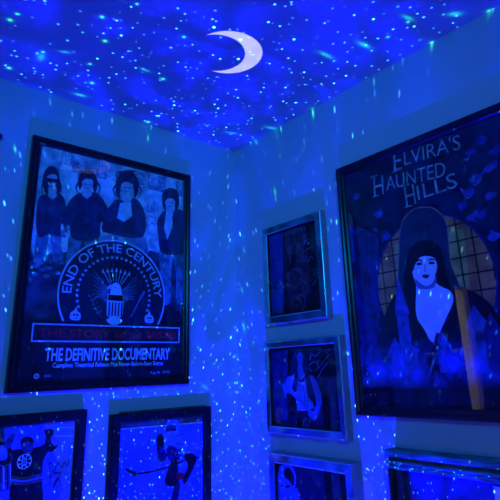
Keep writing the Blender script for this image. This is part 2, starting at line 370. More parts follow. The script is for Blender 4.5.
figure([[(0.343,0.6504),(0.3376,0.585),(0.3839,0.6003),(0.4102,0.6508)], [(0.4395,0.6551),(0.4922,0.605),(0.5251,0.5517),(0.5648,0.6046),(0.5356,0.679)]],
    [(0.3631,0.7965),(0.4002,0.8381),(0.4409,0.8313),(0.481,0.8595),(0.5245,0.8274),(0.5488,0.7507),(0.5356,0.679),(0.4694,0.6595),(0.3802,0.6653),(0.3366,0.6774),(0.3373,0.7436)], [(0.4228,0.8879),(0.4639,0.8916),(0.4711,0.8474),(0.4417,0.8165),(0.4151,0.8411)],
    [(0.389,0.8607),(0.3858,0.92),(0.3986,0.9637),(0.4331,0.9926),(0.4699,0.9912),(0.498,0.956),(0.5006,0.8943),(0.481,0.8595),(0.4735,0.909),(0.412,0.9007),(0.4099,0.8451)], [(0.4118,0.9057),(0.4153,0.9369),(0.4615,0.9424),(0.4733,0.9141),(0.4592,0.8804),(0.439,0.8711),(0.4181,0.8818)],
    [(0.3973,0.8924),(0.3941,0.9524),(0.4387,0.9836),(0.4817,0.9627),(0.4892,0.9125),(0.4674,0.9283),(0.4259,0.9292)], [[(0.3749,0.7599),(0.3733,0.7021),(0.3989,0.6776)], [(0.5043,0.8033),(0.5021,0.733),(0.5192,0.6962)]],
    shirt=[(0.4111,0.8205),(0.4664,0.8364),(0.4747,0.7679),(0.4357,0.7317),(0.4002,0.745)], tufts=[[(0.3913,0.9112),(0.3732,0.8772),(0.3898,0.8459)], [(0.4988,0.9353),(0.5162,0.9028),(0.5018,0.8638)], [(0.4132,0.9774),(0.3883,0.9663),(0.385,0.935)], [(0.454,0.9926),(0.4856,0.995),(0.4976,0.9663)]])
A.fill([(0.3349,0.7053),(0.4061,0.7267),(0.4875,0.7109),(0.4837,0.681),(0.3794,0.6794),(0.3372,0.6681)], 'ink_hair', True)
A.stroke([(0.4222,0.9004),(0.4375,0.9027)], 0.0045, 'ink_hair'); A.stroke([(0.4477,0.9034),(0.4632,0.9058)], 0.0045, 'ink_hair'); A.stroke([(0.4333,0.8825),(0.4538,0.8844)], 0.003, 'ink_hair')
figure([[(0.6285,0.6325),(0.6322,0.5005),(0.6465,0.373),(0.6898,0.3755),(0.6925,0.5062),(0.6956,0.6312)], [(0.7012,0.6319),(0.7207,0.5039),(0.7228,0.3871),(0.768,0.3899),(0.7649,0.6401)]],
    [(0.6292,0.8057),(0.6624,0.838),(0.6915,0.8275),(0.7263,0.8499),(0.7625,0.8297),(0.7759,0.7146),(0.765,0.6298),(0.7017,0.6067),(0.6345,0.6134),(0.6158,0.6909),(0.6082,0.7608)], [(0.6619,0.859),(0.6967,0.8604),(0.703,0.8349),(0.6804,0.8044),(0.657,0.8264)],
    [(0.6395,0.8442),(0.6326,0.8903),(0.6429,0.9299),(0.6772,0.9535),(0.7188,0.9461),(0.7315,0.8996),(0.7262,0.8553),(0.7089,0.836),(0.7022,0.8775),(0.6558,0.8738),(0.6569,0.8316)], [(0.6501,0.8726),(0.6552,0.9003),(0.6958,0.9032),(0.7081,0.8787),(0.6912,0.8433),(0.6739,0.8401),(0.6564,0.8527)],
    [(0.6446,0.8662),(0.6434,0.9139),(0.6775,0.9373),(0.7132,0.9231),(0.714,0.8799),(0.696,0.8978),(0.6612,0.8908)], [[(0.7273,0.7914),(0.7402,0.7198),(0.7299,0.6356)], [(0.692,0.8064),(0.7054,0.7145),(0.6901,0.6204)]],
    shirt=[(0.657,0.8264),(0.6974,0.8232),(0.6933,0.7438),(0.6662,0.678),(0.6479,0.7365)])
A.stroke([(0.6587,0.8743),(0.6702,0.8755)], 0.004, 'ink_hair'); A.stroke([(0.6847,0.8763),(0.6964,0.8775)], 0.004, 'ink_hair'); A.stroke([(0.6678,0.8527),(0.6852,0.8539)], 0.003, 'ink_hair')
for (x, y, r) in [(0.0899,0.4696,0),(0.1128,0.4803,0),(0.0652,0.4835,0),(0.1589,0.5105,0),(0.1465,0.4628,0),(0.0606,0.4503,0),(0.1078,0.4466,0)]:
    A.disc((x, y), 0.012+random.random()*0.012, random.choice(('ink_street', 'ink_seal_soft', 'ink_jeans')), ry=0.008)
A.rect(0.034, RW-0.034, 0.034, (0.3933, 0.2717)[1], 'ink_navy')
A.build('poster_print', B.e)
print_obj = bpy.context.scene.objects['poster_print']
# seal
S = Art(B, A.d + 0.0002)
cx, cy = 0.409, 0.388; r1 = 0.252
c = (cx, cy)
btop = (0.3708, 0.2667)[1]; th = math.asin((btop-cy)/r1)
S.fill([(cx+r1*math.cos(th+(math.pi-2*th)*k/60), cy+r1*math.sin(th+(math.pi-2*th)*k/60)) for k in range(61)], 'ink_seal_field')
S.ring(c, r1-0.008, r1, 'ink_seal_line', th, math.pi-th)
def arc(x, y):
    t = math.radians(181 - 180*x); r = r1-0.057+y*0.040
    return (cx+r*math.cos(t), cy+r*math.sin(t))
S.text('END OF THE CENTURY', arc, 'ink_seal_line', bold=0.012)
for k in range(29):
    t = math.radians(-20 + 220*k/28); r = r1-0.082
    if cy+r*math.sin(t) > btop+0.012: S.star((cx+r*math.cos(t), cy+r*math.sin(t)), 0.009, 'ink_seal_line', t-math.pi/2)
# wings, arrows, eagle head, shield, branch, bat
for sgn in (-1, 1):
    for k in range(7):
        f = k/6
        S.stroke([(cx+sgn*0.030, cy+0.020-0.05*f), (cx+sgn*(0.060+0.02*f), cy+0.050-0.06*f), (cx+sgn*(0.108-0.01*f), cy+0.105-0.13*f)], 0.010, 'ink_seal_soft', taper=True)
for k in range(7):
    x = (k-3)
    p1 = (cx+x*0.020, cy+0.112-abs(x)*0.004)
    S.stroke([(cx+x*0.008, cy+0.045), p1], 0.003, 'ink_seal_line')
    S.fill([(p1[0]-0.007+x*0.0005, p1[1]-0.006), (p1[0]+0.007+x*0.0005, p1[1]-0.006), (p1[0]+x*0.001, p1[1]+0.014)], 'ink_seal_line')
S.disc((cx, cy+0.028), 0.034, 'ink_seal_field')
S.fill([(cx-0.020, cy+0.000), (cx-0.022, cy+0.028), (cx-0.014, cy+0.050), (cx+0.006, cy+0.056), (cx+0.024, cy+0.040), (cx+0.028, cy+0.000)], 'ink_pale_blue', True)
S.fill([(cx-0.014, cy+0.048), (cx-0.034, cy+0.040), (cx-0.040, cy+0.024), (cx-0.018, cy+0.032)], 'ink_seal_line', True)
S.disc((cx-0.004, cy+0.034), 0.003, 'ink_black')
S.fill([(cx-0.036, cy+0.004), (cx+0.040, cy+0.004), (cx+0.040, cy-0.030), (cx-0.036, cy-0.030)], 'ink_seal_line')
S.fill([(cx-0.033, cy+0.001), (cx+0.037, cy+0.001), (cx+0.037, cy-0.024), (cx-0.033, cy-0.024)], 'ink_black')
S.fill([(cx-0.038, cy-0.028), (cx+0.042, cy-0.028), (cx+0.038, cy-0.090), (cx+0.002, cy-0.112), (cx-0.034, cy-0.090)], 'ink_seal_line')
for k in range(5):
    x = cx-0.028+k*0.0145; S.rect(x, x+0.0065, cy-0.092, cy-0.032, 'ink_seal_field')
for k in range(9):
    t = math.radians(200+k*17.5)
    S.stroke([(cx+0.002, cy-0.092), (cx+0.002+0.038*math.cos(t), cy-0.100+0.030*math.sin(t))], 0.009, 'ink_pale_blue')
S.stroke([(cx-0.060, cy-0.095), (cx-0.085, cy-0.060), (cx-0.110, cy-0.010)], 0.003, 'ink_seal_soft')
for k in range(10):
    f = k/9; x = cx-0.065-0.045*f; y = cy-0.088+0.078*f
    S.fill([(x, y), (x+(0.014 if k % 2 else -0.020), y+0.006), (x+(0.010 if k % 2 else -0.016), y+0.014)], 'ink_seal_soft')
S.stroke([(cx+0.142, cy+0.030), (cx+0.120, cy-0.010)], 0.013, 'ink_seal_soft'); S.stroke([(cx+0.121, cy-0.008), (cx+0.078, cy-0.092)], 0.008, 'ink_seal_soft')
for sgn in (-1, 1):
    x = cx+sgn*0.170; y = btop+0.022
    S.fill([(x-0.020, y-0.012), (x-0.022, y+0.014), (x-0.008, y+0.024), (x, y+0.040), (x+0.006, y+0.022), (x+0.020, y+0.012), (x+0.018, y-0.014)], 'ink_seal_line', True)
    S.disc((x-0.006, y+0.006), 0.005, 'ink_seal_field'); S.disc((x+0.007, y+0.006), 0.005, 'ink_seal_field'); S.stroke([(x-0.008, y-0.007), (x+0.009, y-0.006)], 0.003, 'ink_seal_field')
tag(S.build('seal_emblem', print_obj), 'round seal with eagle, arrows, stars and shield')
L = Art(B, S.d + 0.0002)
q = [(0.0715, 0.2572), (0.7415, 0.2692), (0.7428, 0.1903), (0.0748, 0.1848)]
q = [(q[0][0], q[0][1]), (q[1][0], q[0][1]), (q[1][0], q[3][1]), (q[0][0], q[3][1])]
a0, b1, a1, b0 = q[0][0], q[0][1], q[1][0], q[2][1]
L.rect(a0, a1, b0, b1, 'ink_seal_line'); L.rect(a0+0.006, a1-0.006, b0+0.006, b1-0.006, 'ink_banner')
m0 = b0+0.020; hh = (b1-b0)-0.040
L.line('THE STORY', (a0+0.025, m0), (a0+0.325, m0), hh, 'ink_red_deep', bold=0.03)
L.line('OF THE', (a0+0.345, m0), (a0+0.475, m0), hh*0.72, 'ink_red_deep', bold=0.03)
L.line('RAMONES', (a0+0.497, m0+0.001), (a1-0.020, m0+0.001), hh-0.002, 'ink_red', bold=0.03)
p, r_ = (0.1295, 0.1206), (0.6902, 0.1135); z = (0.3581, 0.1137)[1]; zt = (0.355, 0.1625)[1]
L.line('THE DEFINITIVE DOCUMENTARY', (p[0], z), (r_[0], z), zt-z, 'ink_pale_blue', bold=0.03)
p, r_ = (0.1625, 0.0937), (0.6543, 0.0832); z = (0.3597, 0.0875)[1]; zt = (0.3586, 0.1056)[1]
L.line('Complete Theatrical Release Plus Never-Before-Seen Extras', (p[0], z), (r_[0], z), zt-z, 'ink_pale_blue', bold=0.015)
z = 0.052
L.line('DVD', (0.135, z), (0.160, z), 0.010, 'ink_seal_line'); L.disc((0.105, z+0.005), 0.010, 'ink_seal_line'); L.disc((0.105, z+0.005), 0.004, 'ink_navy')
L.line('Aug 16', (0.590, z), (0.640, z), 0.010, 'ink_seal_line'); L.line('DVD', (0.655, z), (0.690, z), 0.010, 'ink_seal_line')
tag(L.build('lettering', print_obj), 'pale blue and dark red poster lettering')
ms = Mesh(); box(ms, B, 0.030, RW-0.030, 0.030, RH-0.030, L.d+0.001, L.d+0.0025, 'picture_glass'); ms.build('glass_pane', B.e)

# ------------------------------------------------------------------ framed hockey photographs, lower left
def photo_frame(u0, z0, w, h, label, border):
    B = Board('picture_frame', 'L', u0, z0, w, h, label, 'picture')
    ms = Mesh()
    moulding(ms, B, 0, w, 0, h, [(0, 0.002), (0, 0.034), (0.004, 0.040), (border-0.010, 0.040), (border-0.003, 0.033), (border-0.003, 0.016)], M('black_frame_matte'))
    ms.build('frame', B.e)
    ms = Mesh(); box(ms, B, 0.02, w-0.02, 0.02, h-0.02, 0.003, 0.0195, 'backing_board'); ms.build('backing_board', B.e)
    return B
AW, AH, BW, BH = 0.52, 0.62, 0.495, 0.62
B = photo_frame(-1.318, 1.345-AH, AW, AH, 'black frame around signed photo of hockey player raising both arms', 0.042)
A = Art(B, 0.020)
A.rect(0.038, AW-0.038, 0.038, AH-0.038, 'ink_ice')
A.fill([(0.2191,0.5816),(0.3594,0.5791),(0.4333,0.411),(0.4474,0.2414),(0.2067,0.2878)], 'ink_ice_deep')
for k in range(6): A.stroke([(0.4045,0.5751),(0.4664,0.5732)], 0.002, 'ink_ice_deep') if k == 0 else None
A.stroke([(0.4133,0.56),(0.4754,0.5578)], 0.003, 'paper_white'); A.stroke([(0.4005,0.533),(0.4779,0.525)], 0.003, 'paper_white'); A.stroke([(0.4222,0.5449),(0.4766,0.5432)], 0.002, 'ink_boards')
# striped neighbour at the edge
A.fill([(0.2133,0.4546),(0.2499,0.4496),(0.2649,0.3704),(0.2161,0.372)], 'ink_crowd')
for k in range(4): A.stroke([(x+k*0.012, y) for x, y in [(0.2199,0.4537),(0.2284,0.3763)]], 0.004, 'paper_white' if k % 2 else 'ink_jersey')
A.fill([(0.1627,0.6165),(0.2162,0.6087),(0.2282,0.498),(0.1756,0.5043)], 'ink_boards')
A.fill([(0.1991,0.5242),(0.2398,0.513),(0.2485,0.4628),(0.206,0.462)], 'ink_blue_shirt', True)
# player
A.fill([(0.2412,0.4997),(0.2816,0.5015),(0.3307,0.4992),(0.3554,0.5031),(0.3728,0.5115),(0.3895,0.4889),(0.3766,0.4698),(0.3677,0.4471),(0.3697,0.3865),(0.3926,0.252),(0.2584,0.2779),(0.2622,0.3963),(0.2556,0.4586),(0.2331,0.4519),(0.2159,0.4607),(0.2159,0.4897),(0.2241,0.505)], 'ink_jersey')
A.fill([(0.2053,0.5268),(0.2316,0.5271),(0.2545,0.5014),(0.2471,0.476),(0.2115,0.4709)], 'ink_jersey', True)
A.fill([(0.2127,0.5194),(0.2331,0.5138),(0.2404,0.4769),(0.2144,0.4737)], 'ink_blue_shirt', True)
A.fill([(0.2256,0.5212),(0.2427,0.5492),(0.2591,0.5542),(0.2547,0.5312),(0.2405,0.5063)], 'ink_face_dim', True)
A.fill([(0.3691,0.5119),(0.3706,0.536),(0.3616,0.5544),(0.3833,0.5593),(0.399,0.5508),(0.3971,0.5298),(0.421,0.5132),(0.4152,0.4928),(0.3979,0.4775),(0.3787,0.4867)], 'ink_jersey', True)
A.fill([(0.393,0.5337),(0.4125,0.5247),(0.4213,0.5097),(0.4073,0.4972),(0.3908,0.5165)], 'ink_blue_shirt', True)
A.fill([(0.2841,0.5113),(0.2855,0.5313),(0.306,0.5359),(0.3248,0.5236),(0.3275,0.4961),(0.3184,0.4804),(0.3004,0.4859),(0.2889,0.4973)], 'ink_face_dim', True)
A.fill([(0.2841,0.5113),(0.282,0.5316),(0.3019,0.5414),(0.3242,0.5305),(0.3255,0.5167),(0.3034,0.526),(0.29,0.5207)], 'ink_jersey', True)
for p_ in ([(0.2981,0.5097),(0.3051,0.5089)], [(0.3122,0.5081),(0.3193,0.5072)], [(0.3033,0.4923),(0.3174,0.4906)]): A.stroke(p_, 0.003, 'ink_jersey')
A.stroke([(0.2487,0.4922),(0.2576,0.4714),(0.2492,0.4562),(0.2335,0.4486)], 0.006, 'ink_gold')
A.stroke([(0.2604,0.4126),(0.3122,0.4017),(0.3678,0.4068)], 0.007, 'ink_gold'); A.stroke([(0.2615,0.4028),(0.3132,0.3918),(0.3688,0.3966)], 0.008, 'ink_blue_shirt'); A.stroke([(0.2625,0.3931),(0.3142,0.3819),(0.3697,0.3865)], 0.006, 'ink_gold')
# spoked wheel emblem with a letter B
e = (0.3015, 0.4575)
A.disc(e, 0.0255, 'paper_white'); A.disc(e, 0.0225, 'ink_jersey')
for k in range(8):
    t = k*math.pi/4+0.39; A.stroke([(e[0]+0.013*math.cos(t), e[1]+0.013*math.sin(t)), (e[0]+0.023*math.cos(t), e[1]+0.023*math.sin(t))], 0.005, 'paper_white')
A.disc(e, 0.0155, 'ink_jersey')
A.line('B', (e[0]-0.010, e[1]-0.012), (e[0]+0.010, e[1]-0.012), 0.024, 'paper_white', bold=0.06)
A.line('B', (e[0]-0.007, e[1]-0.0095), (e[0]+0.007, e[1]-0.0095), 0.019, 'ink_gold', bold=0.02)
# pen signature
for s_ in ([(0.3898,0.4442),(0.4011,0.3986),(0.397,0.3623)], [(0.3898,0.4442),(0.4177,0.42),(0.4039,0.4083),(0.4345,0.3971),(0.4124,0.3532),(0.4281,0.3845),(0.4466,0.341)], [(0.422,0.4126),(0.4234,0.4398),(0.4403,0.4169),(0.4463,0.4368),(0.4589,0.4212),(0.4653,0.4378)], [(0.3909,0.39),(0.4157,0.3998),(0.4415,0.403)]):
    A.stroke(s_, 0.0026, 'ink_jersey')
A.build('photo_print', B.e)
ms = Mesh(); box(ms, B, 0.036, AW-0.036, 0.036, AH-0.036, A.d+0.001, A.d+0.0025, 'clear_glass'); ms.build('glass_pane', B.e)

B = photo_frame(-0.690, 1.315-BH, BW, BH, 'black frame around photo of hockey player in white skating with stick', 0.042)
PB = Art(B, 0.020); A = PB
A.rect(0.038, BW-0.038, 0.038, BH-0.038, 'ink_ice_deep')
A.fill([(0.034,0.6287),(0.4754,0.6264),(0.4752,0.5536),(0.0375,0.5625)], 'ink_boards')
A.stroke([(0.0376,0.5606),(0.4752,0.5514)], 0.003, 'paper_white')
A.fill([(0.2701,0.5734),(0.3219,0.5732),(0.3329,0.5387),(0.3176,0.5152),(0.2815,0.5188),(0.2657,0.545)], 'ink_blue_shirt', True)
A.fill([(0.2605,0.5496),(0.3066,0.5536),(0.3123,0.524),(0.2928,0.4687),(0.2618,0.4964)], 'ink_jersey_navy', True)
A.fill([(0.2512,0.5219),(0.3122,0.5282),(0.3547,0.4948),(0.3765,0.4426),(0.3559,0.3961),(0.3149,0.3775),(0.2742,0.3989),(0.2528,0.4573)], 'ink_blue_shirt', True)
A.fill([(0.2166,0.5173),(0.2463,0.5183),(0.2524,0.4733),(0.2386,0.4352),(0.2185,0.4534)], 'ink_jersey', True)
A.fill([(0.2328,0.4676),(0.2578,0.4567),(0.2686,0.4234),(0.2442,0.4108),(0.2241,0.4291)], 'ink_jersey_navy', True)
A.stroke([(0.2189,0.4416),(0.2342,0.416),(0.2688,0.4155)], 0.006, 'ink_gold')
A.fill([(0.2725,0.471),(0.3135,0.4582),(0.3348,0.415),(0.2941,0.4042),(0.2684,0.4314)], 'ink_jersey_navy', True)
A.fill([(0.2891,0.4049),(0.3195,0.4089),(0.3262,0.3125),(0.2762,0.3126),(0.2608,0.3382)], 'ink_jersey', True)
A.fill([(0.3556,0.4205),(0.3873,0.4289),(0.4197,0.4125),(0.4198,0.3877),(0.3777,0.3205),(0.357,0.3078),(0.3515,0.3324),(0.3771,0.377)], 'ink_jersey', True)
A.fill([(0.3203,0.3608),(0.3565,0.3517),(0.3568,0.3277),(0.3208,0.3291)], 'ink_red_deep')
A.fill([(0.316,0.3141),(0.3363,0.3189),(0.3272,0.25),(0.2881,0.2188),(0.2969,0.2706)], 'ink_jersey_navy', True)
A.stroke([(0.1224,0.3815),(0.1873,0.3798),(0.2744,0.387),(0.3663,0.4029),(0.4361,0.4042)], 0.007, 'ink_jersey')
A.fill([(0.0698,0.4058),(0.0808,0.408),(0.1314,0.3839),(0.1273,0.3733),(0.1136,0.3753)], 'ink_jersey')
for k in range(9): A.stroke([(0.3126,0.5075),(0.3439,0.5126)] if k == 0 else [(e0+random.uniform(-.01,.02), e1+random.uniform(-.06,.03)) for e0, e1 in [(0.3133,0.4664),(0.3447,0.4546)]], 0.004, random.choice(('ink_jersey_navy', 'ink_crowd')))
A.build('photo_print', B.e)
ms = Mesh(); box(ms, B, 0.036, BW-0.036, 0.036, BH-0.036, A.d+0.001, A.d+0.0025, 'clear_glass'); ms.build('glass_pane', B.e)

# ------------------------------------------------------------------ big poster on the right wall
EW, EH = 0.80, 1.030
B = Board('framed_poster', 'R', 0.772, 1.290, EW, EH, 'large black framed gothic film poster with haunted castles, right of the mirrored frames', 'poster')
ms = Mesh()
moulding(ms, B, 0, EW, 0, EH, [(0, 0.002), (0, 0.030), (0.004, 0.036), (0.012, 0.036), (0.018, 0.031), (0.030, 0.031), (0.036, 0.025), (0.036, 0.004)], M('black_frame'))
ms.build('frame', B.e)
ms = Mesh(); box(ms, B, 0.02, EW-0.02, 0.02, EH-0.02, 0.003, 0.0155, 'backing_board'); ms.build('backing_board', B.e)
A = Art(B, 0.016)
A.rect(0.034, EW-0.034, 0.034, EH-0.034, 'ink_night')
random.seed(11)
for (x, y, r) in [(0.6465,0.9262,0),(0.6046,0.8957,0),(0.6562,0.8167,0),(0.69,0.8716,0),(0.6098,0.7948,0),(0.5737,0.7536,0),(0.646,0.7176,0),(0.6083,0.6599,0),(0.569,0.6592,0),(0.6357,0.5796,0),(0.5804,0.5779,0),(0.5448,0.7134,0),(0.5986,0.5222,0),(0.1631,0.7026,0),(0.1067,0.6556,0),(0.2179,0.6734,0),(0.1382,0.5825,0),(0.0791,0.5101,0),(0.1917,0.7721,0),(0.0907,0.8794,0),(0.1243,0.3147,0),(0.5875,0.3414,0),(0.1196,0.4319,0),(0.0764,0.3185,0)]:
    pts = [(x+random.uniform(-.03, .03), y+random.uniform(-.025, .025)) for _ in range(5)]
    A.stroke(pts, 0.007, random.choice(('ink_swirl', 'ink_swirl', 'ink_swirl_pale')), taper=True)
    A.fill([(x+0.022*math.cos(t*1.05)*random.uniform(.6, 1.2), y+0.016*math.sin(t*1.05)*random.uniform(.6, 1.2)) for t in range(6)], random.choice(('ink_swirl', 'ink_castle')), True)
A.fill([(0.0509,0.7684),(0.1898,0.6797),(0.1622,0.4266),(0.1173,0.2583),(0.0399,0.2628),(0.0197,0.4443)], 'ink_castle_dark')
A.stroke([(0.0519,0.7771),(0.1945,0.6786)], 0.008, 'ink_black'); A.stroke([(0.185,0.6808),(0.1576,0.4272)], 0.008, 'ink_black')
A.fill([(0.0226,0.7619),(0.0547,0.7541),(0.053,0.5981),(0.0216,0.6038)], 'ink_swirl')
A.fill([(0.0226,0.7619),(0.0547,0.7541),(0.0581,0.7845),(0.0451,0.8149),(0.0314,0.7912)], 'ink_wick', True)
# round leaded window
wc = (0.3849, 0.4601); wr = 0.232
A.disc(wc, wr+0.008, 'ink_castle_dark', n=48, ry=0.262); A.disc(wc, wr, 'ink_window_glow', n=48, ry=0.252)
A.fill([(wc[0]-0.15, wc[1]-0.16), (wc[0]-0.135, wc[1]+0.17), (wc[0]+0.15, wc[1]+0.17), (wc[0]+0.135, wc[1]-0.16)], 'ink_window_olive')
for k in range(-4, 5):
    x = k*0.054+0.015
    if abs(x) < wr: hgt = 0.252*math.sqrt(1-(x/wr)**2); A.stroke([(wc[0]+x, wc[1]-hgt), (wc[0]+x, wc[1]+hgt)], 0.005, 'ink_black')
    y = k*0.060+0.01
    if abs(y) < 0.252: w_ = wr*math.sqrt(1-(y/0.252)**2); A.stroke([(wc[0]-w_, wc[1]+y), (wc[0]+w_, wc[1]+y)], 0.005, 'ink_black')
# dark arched recess behind the robed figure
arch = [(0.1862,0.2911),(0.2302,0.4181),(0.2586,0.5605),(0.2767,0.6602),(0.3034,0.7226),(0.3519,0.7504),(0.3989,0.7477),(0.438,0.7311),(0.4742,0.6795),(0.4773,0.6004),(0.4725,0.5214),(0.4958,0.4125),(0.5032,0.2845)]
A.fill(smooth_pts(arch, 4, False), 'ink_arch_rim')
sm = smooth_pts(arch, 4, False); mx = sum(p[0] for p in sm)/len(sm); my = sum(p[1] for p in sm)/len(sm)
A.fill([(mx+(x-mx)*0.965, my+(y-my)*0.975) for x, y in sm], 'ink_arch')
# robed figure with long dark hair, seen to the waist
A.fill([(0.1451,0.2567),(0.1673,0.3566),(0.2135,0.4279),(0.2712,0.4582),(0.3042,0.446),(0.3238,0.4065),(0.3641,0.2439),(0.4396,0.3852),(0.477,0.4323),(0.5376,0.4068),(0.5897,0.354),(0.599,0.2768),(0.5882,0.2155),(0.4952,0.2363),(0.3834,0.2192),(0.2219,0.227)], 'ink_black', True)
A.fill([(0.2608,0.4143),(0.2849,0.5248),(0.3126,0.5971),(0.3458,0.6174),(0.3884,0.6198),(0.4262,0.6003),(0.4443,0.5631),(0.4484,0.4898),(0.4597,0.4174),(0.4527,0.3733),(0.374,0.4146),(0.2959,0.3879)], 'ink_black', True)
A.fill([(0.3188,0.519),(0.4008,0.5124),(0.4044,0.4572),(0.4529,0.4218),(0.4585,0.3863),(0.4236,0.3317),(0.3637,0.2542),(0.333,0.3015),(0.3083,0.3574),(0.3229,0.4582)], 'ink_pale_skin', True)
A.fill([(0.3273,0.548),(0.3471,0.5671),(0.3807,0.5682),(0.4113,0.5548),(0.4191,0.5275),(0.4103,0.4961),(0.3904,0.4702),(0.3643,0.4577),(0.3419,0.474),(0.3261,0.5102)], 'ink_pale_skin', True)
A.fill([(0.3199,0.5264),(0.3221,0.572),(0.3509,0.5932),(0.3885,0.5931),(0.4185,0.5757),(0.4295,0.5439),(0.4213,0.5161),(0.4102,0.5476),(0.3836,0.5601),(0.3501,0.559)], 'ink_black', True)
for p_ in ([(0.3379,0.5479),(0.3491,0.5523),(0.3605,0.5441)], [(0.3871,0.5426),(0.3999,0.5466),(0.4109,0.5393)]): A.stroke(p_, 0.0055, 'ink_black')
A.fill([(0.3345,0.539),(0.3478,0.5427),(0.3612,0.5342),(0.3461,0.5317)], 'ink_black', True); A.fill([(0.3837,0.5332),(0.3984,0.5364),(0.4113,0.5289),(0.3969,0.5263)], 'ink_black', True)
A.stroke([(0.3713,0.5324),(0.3656,0.511),(0.3712,0.5041)], 0.003, 'ink_skin_shade')
A.fill([(0.3507,0.4912),(0.3657,0.4947),(0.383,0.4878),(0.3674,0.4789)], 'ink_lips', True)
A.fill([(0.3224,0.4844),(0.3409,0.4667),(0.3635,0.4523),(0.3888,0.4595),(0.4082,0.4819),(0.3989,0.4472),(0.3699,0.4405),(0.3301,0.4498)], 'ink_skin_shade', True)
# castles
def tower(bx, x, y0, y1, w, roof, mat):
    A.rect(x-w/2, x+w/2, y0, y1, mat); A.rect(x-w*0.62, x+w*0.62, y1-0.004, y1+0.008, mat)
    A.fill([(x-w*0.62, y1+0.008), (x+w*0.62, y1+0.008), (x, y1+roof)], mat)
    for k in range(2): A.rect(x-w*0.14+k*w*0.2, x-w*0.02+k*w*0.2, y1-0.045, y1-0.02, 'ink_castle_dark')
for (x, y, r), (w, hgt, rf, mt) in zip([(0.2045,0.2278,0),(0.2517,0.2256,0),(0.2497,0.3339,0),(0.3994,0.2251,0),(0.4169,0.2176,0),(0.5292,0.2343,0),(0.5787,0.216,0)], [(0.045, 0.0, 0.055, 'ink_castle'), (0.085, 0.0, 0.03, 'ink_castle'), (0.05, 0.03, 0.14, 'ink_castle'), (0.050, 0.0, 0.065, 'ink_castle'), (0.04, -0.03, 0.05, 'ink_castle_dark'), (0.06, 0.06, 0.07, 'ink_castle'), (0.06, 0.04, 0.08, 'ink_castle_dark')]):
    tower(None, x, 0.15, y+hgt, w, rf, mt)
# fog bank
A.rect(0.034, EW-0.034, 0.092, 0.27, 'ink_fog_bank')
A.fill([(0.3712,0.2401),(0.3875,0.246),(0.3699,0.2064),(0.3388,0.1537),(0.3354,0.1572),(0.3584,0.2069)], 'ink_swirl_pale')
A.stroke([(0.3856,0.2835),(0.3733,0.2536),(0.3854,0.2326),(0.3605,0.2203)], 0.012, 'ink_castle_dark')
A.rect(0.034, EW-0.034, 0.034, 0.098, 'ink_black')
A.build('poster_print', B.e)
pe = [o for o in B.e.children if o.name.startswith('poster_print')][0]
L = Art(B, A.d+0.0002)
def title(words, p0, p1, h, big):
    """engraved title line: first capital taller, small serifs from bars"""
    x0, y0 = p0; x1 = p1[0]; y1 = p1[1]; W = x1-x0
    f0 = big[0]
    L.line(words[0], (x0, y0-h*0.20), (x0+W*f0, y0+(y1-y0)*f0-h*0.20), h*1.45, 'ink_title', bold=-0.004)
    L.line(words[1:], (x0+W*(f0+0.045), y0+(y1-y0)*f0), (x1, y1), h, 'ink_title', bold=-0.004)
    L.stroke([(x0-0.008, y0-h*0.20), (x0+W*f0*0.55, y0-h*0.20)], 0.004, 'ink_title'); L.stroke([(x0-0.010, y0+h*1.25), (x0+W*f0*0.6, y0+h*1.25)], 0.004, 'ink_title')
title("ELVIRA'S", (0.2908, 0.9366), (0.5744, 0.9186), 0.060, (0.13,))
title('HAUNTED', (0.1828, 0.8613), (0.5028, 0.8372), 0.060, (0.15,))
title('HILLS', (0.3269, 0.7776), (0.5409, 0.7824), 0.060, (0.20,))
tag(L.build('lettering', pe), 'grey green engraved title lettering')
ms = Mesh(); box(ms, B, 0.030, EW-0.030, 0.030, EH-0.030, L.d+0.001, L.d+0.0025, 'picture_glass'); ms.build('glass_pane', B.e)

